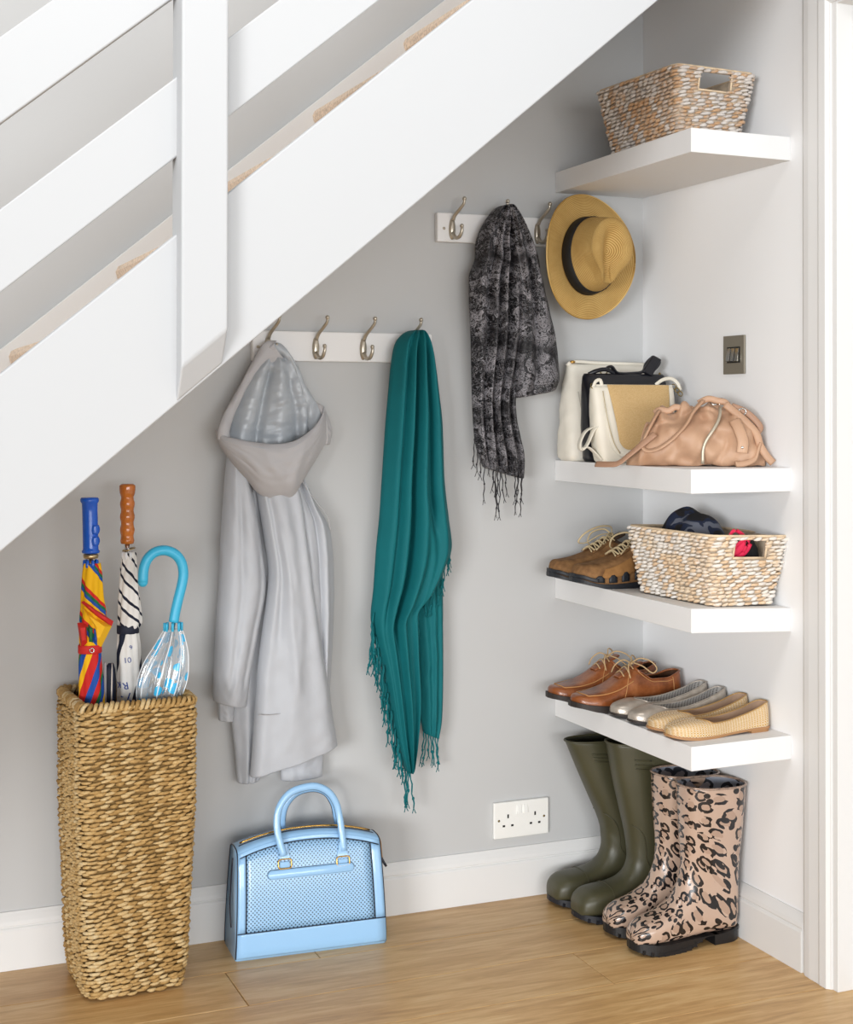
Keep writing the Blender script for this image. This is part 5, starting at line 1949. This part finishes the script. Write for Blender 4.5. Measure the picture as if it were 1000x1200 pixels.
    for k in range(5):
        u = .45 + .045 * k
        for d in (1, -1):
            A, B = sh.pt(u, .87, d, .003), sh.pt(u + .03, .87, -d, .003)
            mid = Vector(((A.x + B.x) / 2, 0, max(A.z, B.z) + .0065 + .001 * d))
            MB().tube(spline([A, mid, B], 12), .0024, 6, flat=.6).build('lace', LACE2, t)
    c = Vector((.43 * sh.L, 0, sh.pt(.46, 1, 1).z + .012))
    mb = MB().ball(c, .005, .006, .005, 10, 6)
    mb.build('lace_knot', LACE2, t)
    lp = [c, c + Vector((.01, .012, .02)), c + Vector((.05, .024, .022)), c + Vector((.09, .03, .008)), c + Vector((.105, .026, -.012)), c + Vector((.08, .018, -.015)), c + Vector((.04, .012, .001)), c + Vector((.008, .004, .003))]
    MB().tube(spline(lp, 50), .0022, 6, flat=.7).build('lace_loop', LACE2, t)
    lp = [c, c + Vector((.01, -.02, .012)), c + Vector((.03, -.045, .002)), c + Vector((.035, -.055, -.022)), c + Vector((.015, -.055, -.03)), c + Vector((.0, -.03, -.01)), c + Vector((-.002, -.006, .002))]
    MB().tube(spline(lp, 44), .0022, 6, flat=.7).build('lace', LACE2, t)
    lp = [c, c + Vector((.02, .02, .004)), c + Vector((.05, .04, -.018)), c + Vector((.07, .05, -.03))]
    MB().tube(spline(lp, 24), .0022, 6, flat=.7).build('lace', LACE2, t)
    return t
Z3 = .7562
stand_shoes(trainer(), [((-.014, -.085, Z3), pi, 0), ((-.012, -.187, Z3), pi + .03, 0)],
            ['brown nubuck trainer nearest the back wall, with one tall lace loop', 'brown nubuck trainer partly hidden behind the pale filled basket'])

for o in list(COL.objects):           # only the trainer by the wall has the tall loop
    if o.name.startswith('lace_loop.'):
        bpy.data.objects.remove(o)

# --- ballet flats
M = Mat('silver_metallic_leather', '#b5aca1', .33, .45)
v = M.coord('UV')
vo = M.voro(M.coord('UV', (1, 1, 1)), 120, 'F1', .0)
M.bump(M.noise(M.coord(), 220, 3).outputs[0], .3, .0008)
M.color(M.ramp(M.noise(M.coord(), 40, 3).outputs[0], [(.3, '#a89e92'), (.7, '#c9c0b5')]))
SILV = M.m
M = Mat('perforated_grey_lining', '#b9b6b4', .5, .2)
d = M.math('LESS_THAN', M.voro(M.coord('UV'), 135, 'F1', 0).outputs['Distance'], .26)
M.color(M.mix(d, '#bdbab7', '#55504a'))
SILI = M.m
M = Mat('gold_woven_leather', '#d8b06a', .38, .15)
v = M.coord('UV', (1, 1, 1), (0, 0, radians(45)))
ck = M.n('TexChecker')
ck.inputs['Scale'].default_value = 210
M.l(v, ck.inputs['Vector'])
br = M.voro(v, 210, 'DISTANCE_TO_EDGE', 0)
M.color(M.mix(M.math('LESS_THAN', br.outputs['Distance'], .09), M.mix(ck.outputs['Fac'], '#f6ead0', '#e0b876'), '#a97c42'))
M.bump(br.outputs['Distance'], .7, .0015)
GLD = M.m
GLDI = plain('beige_suede_lining', '#bd9f86', .85)
SOLET = plain('tan_leather_sole', '#a87c52', .6)
def flat(kind):
    silver = kind == 'silver'
    t = thing('ballet_flat', 'x', 'shoe', group='silver ballet flats' if silver else 'gold woven ballet flats')
    sh = Shoe(.25,
              [(0, 0), (.006, .01), (.03, .021), (.09, .0275), (.25, .0275), (.42, .029), (.62, .0365), (.74, .0385), (.86, .034), (.94, .0245), (.985, .0125), (1, 0)],
              [(0, .0125), (.2, .0115), (.45, .007), (.7, .005), (.9, .0075), (1, .011)],
              [(0, .05), (.05, .049), (.2, .036), (.4, .0275), (.55, .0255), (.68, .027), (.76, .03), (1, .03)],
              [(0, .054), (.1, .05), (.2, .041), (.4, .034), (.55, .032), (.68, .032), (.76, .032), (.88, .0265), (.96, .019), (1, .01)],
              .66 if silver else .6, .1, .8, .5)
    sh.upper('upper', [SILV, SILI] if silver else [GLD, GLDI], t, .0016)
    zt = lambda u: sh.zs(u)[0] + .001
    zb_ = tab([(0, .009), (.2, .008), (.24, .0075), (.45, .0035), (.68, .0), (.85, .0012), (1, .007)])
    sh.slab('sole', SOLET if not silver else SOLEB, t, .0012, zt, lambda u: zb_(u)[0], bevel=.0006)
    sh.slab('heel', SOLET, t, -.001, lambda u: .0088, lambda u: 0, u0=.004, u1=.22)
    sh.slab('insole', GLDI if not silver else plain('silver_insole', '#cbc6c0', .6), t, -.0018, lambda u: sh.zs(u)[0] + .0028, lambda u: sh.zs(u)[0] + .0006)
    sh.edge('topline_binding', SILV if silver else plain('gold_binding', '#b58f58', .4, .3), t, .0014)
    return t
stand_shoes(flat('silver'), [((-.006, -.285, Z4), pi, 0), ((-.006, -.36, Z4), pi + .02, 0)],
            ['silver metallic ballet flat tucked beside the brown lace-ups', 'silver metallic ballet flat standing next to the gold woven flats'])
stand_shoes(flat('gold'), [((-.004, -.44, Z4), pi + .01, 0), ((-.008, -.522, Z4), pi - .015, 0)],
            ['gold woven ballet flat standing next to the silver flats', 'gold woven ballet flat nearest the front edge of the lowest shelf'])

# ------------------------------------------------------------------ wellington boots
def boot(name, label, group, rings, mats, w_sole, L, sole_h, heel_h, mat_sole, thick=.0025, nk=40, top_lip=True, uvm=None):
    t = thing(name, label, 'boots', group=group)
    T = tab([(i,) + r for i, r in enumerate(rings)])
    out = []
    nv = 90
    acc, last, UVs = 0, None, []
    for i in range(nv):
        u = i / (nv - 1) * (len(rings) - 1)
        Fx, Fz, Bx, Bz, w_ = T(u)
        F_, B_ = Vector((Fx, 0, Fz)), Vector((Bx, 0, Bz))
        c, h = (F_ + B_) / 2, (F_ - B_) / 2
        if last is not None: acc += max((c - last).length, (F_ - lastF).length * .8)
        last, lastF = c, F_
        UVs += [(((k + nk // 2) % nk) / nk * .31, acc) for k in range(nk)]
        ring = []
        for k in range(nk):
            a = 2 * pi * k / nk
            ca, sa = cos(a), sin(a)
            e1 = .8
            ring.append(c + h * (abs(ca) ** (e1 if ca > 0 else lerp(.5, e1, smooth01((u - 9.5) / 3))) * (1 if ca > 0 else -1)) + Vector((0, w_ * (abs(sa) ** e1) * (1 if sa > 0 else -1), 0)))
        out.append(ring)
    mb = MB().loft(out, cap0=True, cap1=False)
    mb.U = UVs
    o = mb.build('boot_body', mats, t, solid=thick, sub=1)
    if isinstance(mats, list):
        o.modifiers['solid'].material_offset = 1
    # put the subdivision before the thickness
    # sole
    sh = Shoe(L, w_sole, [(0, sole_h), (1, sole_h)], [(0, .02), (1, .02)], [(0, .03), (1, .03)], .5)
    zt = lambda u: sole_h + .006 * smooth01((u - .75) / .25) + .007 * smooth01((.22 - u) / .2)
    zb_ = tab([(0, heel_h), (.26, heel_h), (.33, heel_h), (.5, .004), (.66, 0), (.85, .002), (1, .011)])
    sh.slab('sole', mat_sole, t, .002, zt, lambda u: zb_(u)[0], bevel=.0015)
    sh.slab('heel', mat_sole, t, .001, lambda u: heel_h + .001, lambda u: 0, u0=.0, u1=.27, bevel=.001)
    # tread blocks along both edges
    for u in [lerp(.42, .93, i / 9) for i in range(10)]:
        for sd in (1, -1):
            w_ = tab(w_sole)(u)[0]
            z0 = zb_(u)[0]
            MB().box(u * L - .006, u * L + .006, sd * w_ - .004, sd * w_ + .0028, z0 - .0005, z0 + .008).build('tread_block', mat_sole, t, smooth=False)
    # lip round the top
    Fx, Fz, Bx, Bz, w_ = rings[-1]
    c, h = (Vector((Fx, 0, Fz)) + Vector((Bx, 0, Bz))) / 2, (Vector((Fx, 0, Fz)) - Vector((Bx, 0, Bz))) / 2
    pts = []
    for k in range(48):
        a = 2 * pi * k / 48
        ca, sa = cos(a), sin(a)
        pts.append(c + h * (abs(ca) ** .8 * (1 if ca > 0 else -1)) + Vector((0, w_ * (abs(sa) ** .8) * (1 if sa > 0 else -1), 0)))
    lip = MB().tube(pts, .0026, 7, closed=True).build('top_lip', mats[0] if isinstance(mats, list) else mats, t)
    return t, T

OLIVE = plain('olive_green_rubber', '#45432f', .42, bump=.06, bscale=90, vary=.06)
OLIVD = plain('dark_olive_inside', '#2c2c20', .7)
NAVR = plain('dark_navy_sole', '#191c24', .5, bump=.15, bscale=150)
ws = [(0, 0), (.008, .014), (.03, .026), (.09, .035), (.25, .036), (.42, .037), (.62, .046), (.76, .05), (.87, .046), (.95, .033), (.985, .018), (1, 0)]
def olive(label, lean_f, lean_b, hgt, wt):
    rg = [(.292, .034, .292, .02, .004), (.29, .046, .291, .016, .02), (.282, .06, .285, .014, .034), (.262, .0705, .266, .013, .045), (.232, .074, .236, .013, .049), (.2, .077, .2, .013, .047), (.172, .088, .15, .013, .042),
          (.156, .106, .095, .013, .039), (.15, .13, .04, .014, .039), (.152, .155, .008, .02, .041), (.155, .175, .003, .055, .042), (lerp(.155, lean_f, .12), .205, .008, .11, .044),
          (lerp(.155, lean_f, .35), .25, lerp(.006, lean_b, .25), .18, lerp(.046, wt, .3)), (lerp(.155, lean_f, .68), .315, lerp(.006, lean_b, .62), .28, lerp(.046, wt, .7)), (lean_f, hgt, lean_b, hgt - .002, wt)]
    t, T = boot('wellington_boot', label, 'olive green wellington boots', rg, [OLIVE, OLIVD], ws, .293, .016, .014, NAVR)
    # moulded ankle panel and side buckle bars
    def side(u, a, off=.001):
        Fx, Fz, Bx, Bz, w_ = T(u)
        F_, B_ = Vector((Fx, 0, Fz)), Vector((Bx, 0, Bz))
        c, h = (F_ + B_) / 2, (F_ - B_) / 2
        ca, sa = cos(a), sin(a)
        n_ = (h.normalized() * ca + Vector((0, sa, 0)))
        return c + h * (abs(ca) ** .8 * (1 if ca > 0 else -1)) + Vector((0, w_ * (abs(sa) ** .8) * (1 if sa > 0 else -1), 0)) + n_ * off
    for sd in (1, -1):
        q = [side(11.2, sd * .5), side(11.15, sd * .8), side(10.9, sd * .98), side(10, sd * 1.0), side(9, sd * 1.02), side(8.6, sd * 1.3), side(8.7, sd * 1.9), side(9.2, sd * 2.4)]
        MB().tube(spline(q, 36), .0012, 6).build('ankle_panel_edge', OLIVE, t)
        for k in range(3):
            u = 13.62 - .11 * k
            MB().tube([side(u, sd * lerp(1.05, 1.5, i / 6), .0012) for i in range(7)], .0017, 6).build('strap_bar', OLIVE, t)
    # toe cap line
    MB().tube([side(4.6, a, .0006) for a in [lerp(-1.9, 1.9, i / 20) for i in range(21)]], .001, 6).build('toe_cap_edge', OLIVE, t)
    return t
t = olive('olive green wellington boot closest to the back wall, leaning outwards', .25, .065, .382, .04)
t.location = (-.016, -.092, 0)
t.rotation_euler = (0, 0, pi)
t = olive('olive green wellington boot standing beside the leopard print boots', .205, .02, .398, .05)
t.location = (-.012, -.205, 0)
t.rotation_euler = (0, 0, pi)

def leopard(name, base, spot, rough):
    M = Mat(name, base, rough, spec=.5, Coat_Weight=.35)
    v = M.coord('UV', (1, .9, 1))
    nz = M.noise(v, 55, 2)
    wv_ = M.mix(.012, v, nz.outputs[1], 'ADD')
    vo = M.voro(wv_, 35, 'F1', .75)
    vo.voronoi_dimensions = '2D'
    d = vo.outputs['Distance']
    outer = M.math('LESS_THAN', d, .45)
    inner = M.math('GREATER_THAN', d, .24)
    gaps = M.math('GREATER_THAN', M.noise(v, 58, 1).outputs[0], .44)
    ring = M.math('MULTIPLY', M.math('MULTIPLY', outer, inner), gaps)
    sm = M.voro(M.coord('UV', (1, .9, 1), loc=(.31, .17, 0)), 30, 'F1', 1)
    sm.voronoi_dimensions = '2D'
    small = M.math('LESS_THAN', sm.outputs['Distance'], .17)
    mask = M.math('MAXIMUM', ring, small)
    core = M.math('LESS_THAN', d, .26)
    c1 = M.mix(M.math('MULTIPLY', core, .35), base, '#8a6a55')
    M.color(M.mix(mask, c1, spot))
    return M.m
LEO = leopard('leopard_print_rubber', '#bda391', '#19171a', .25)
LEOI = leopard('leopard_print_lining', '#8d94a3', '#20232e', .6)
def leo(label):
    rg = [(.266, .036, .266, .024, .004), (.264, .048, .265, .022, .018), (.256, .06, .26, .021, .03), (.236, .07, .24, .02, .04), (.21, .077, .212, .02, .043), (.185, .088, .175, .02, .041), (.163, .104, .13, .021, .037),
          (.149, .124, .085, .023, .035), (.14, .148, .035, .022, .035), (.1365, .172, .006, .028, .036), (.1355, .195, .001, .06, .038), (.1365, .225, .001, .13, .043), (.138, .255, -.004, .195, .048), (.14, .3, -.012, .275, .053), (.141, .348, -.016, .343, .056)]
    w2 = [(0, 0), (.008, .012), (.03, .018), (.09, .0265), (.25, .0295), (.42, .032), (.62, .04), (.76, .0435), (.87, .0395), (.95, .028), (.985, .015), (1, 0)]
    t, T = boot('wellington_boot', label, 'leopard print wellington boots', rg, [LEO, LEOI], w2, .267, .023, .022, BLACKR)
    MB().tube([Vector((rg[i][2] - .0012, 0, rg[i][3])) for i in range(9, 15)], .0012, 6).build('back_seam', LEO, t)
    return t
t = leo('leopard print wellington boot with black heel, tucked between its pair and the green ones')
t.location = (-.02, -.318, 0)
t.rotation_euler = (0, 0, pi)
t = leo('leopard print wellington boot with black heel nearest the door frame')
t.location = (-.022, -.425, 0)
t.rotation_euler = (0, 0, pi)
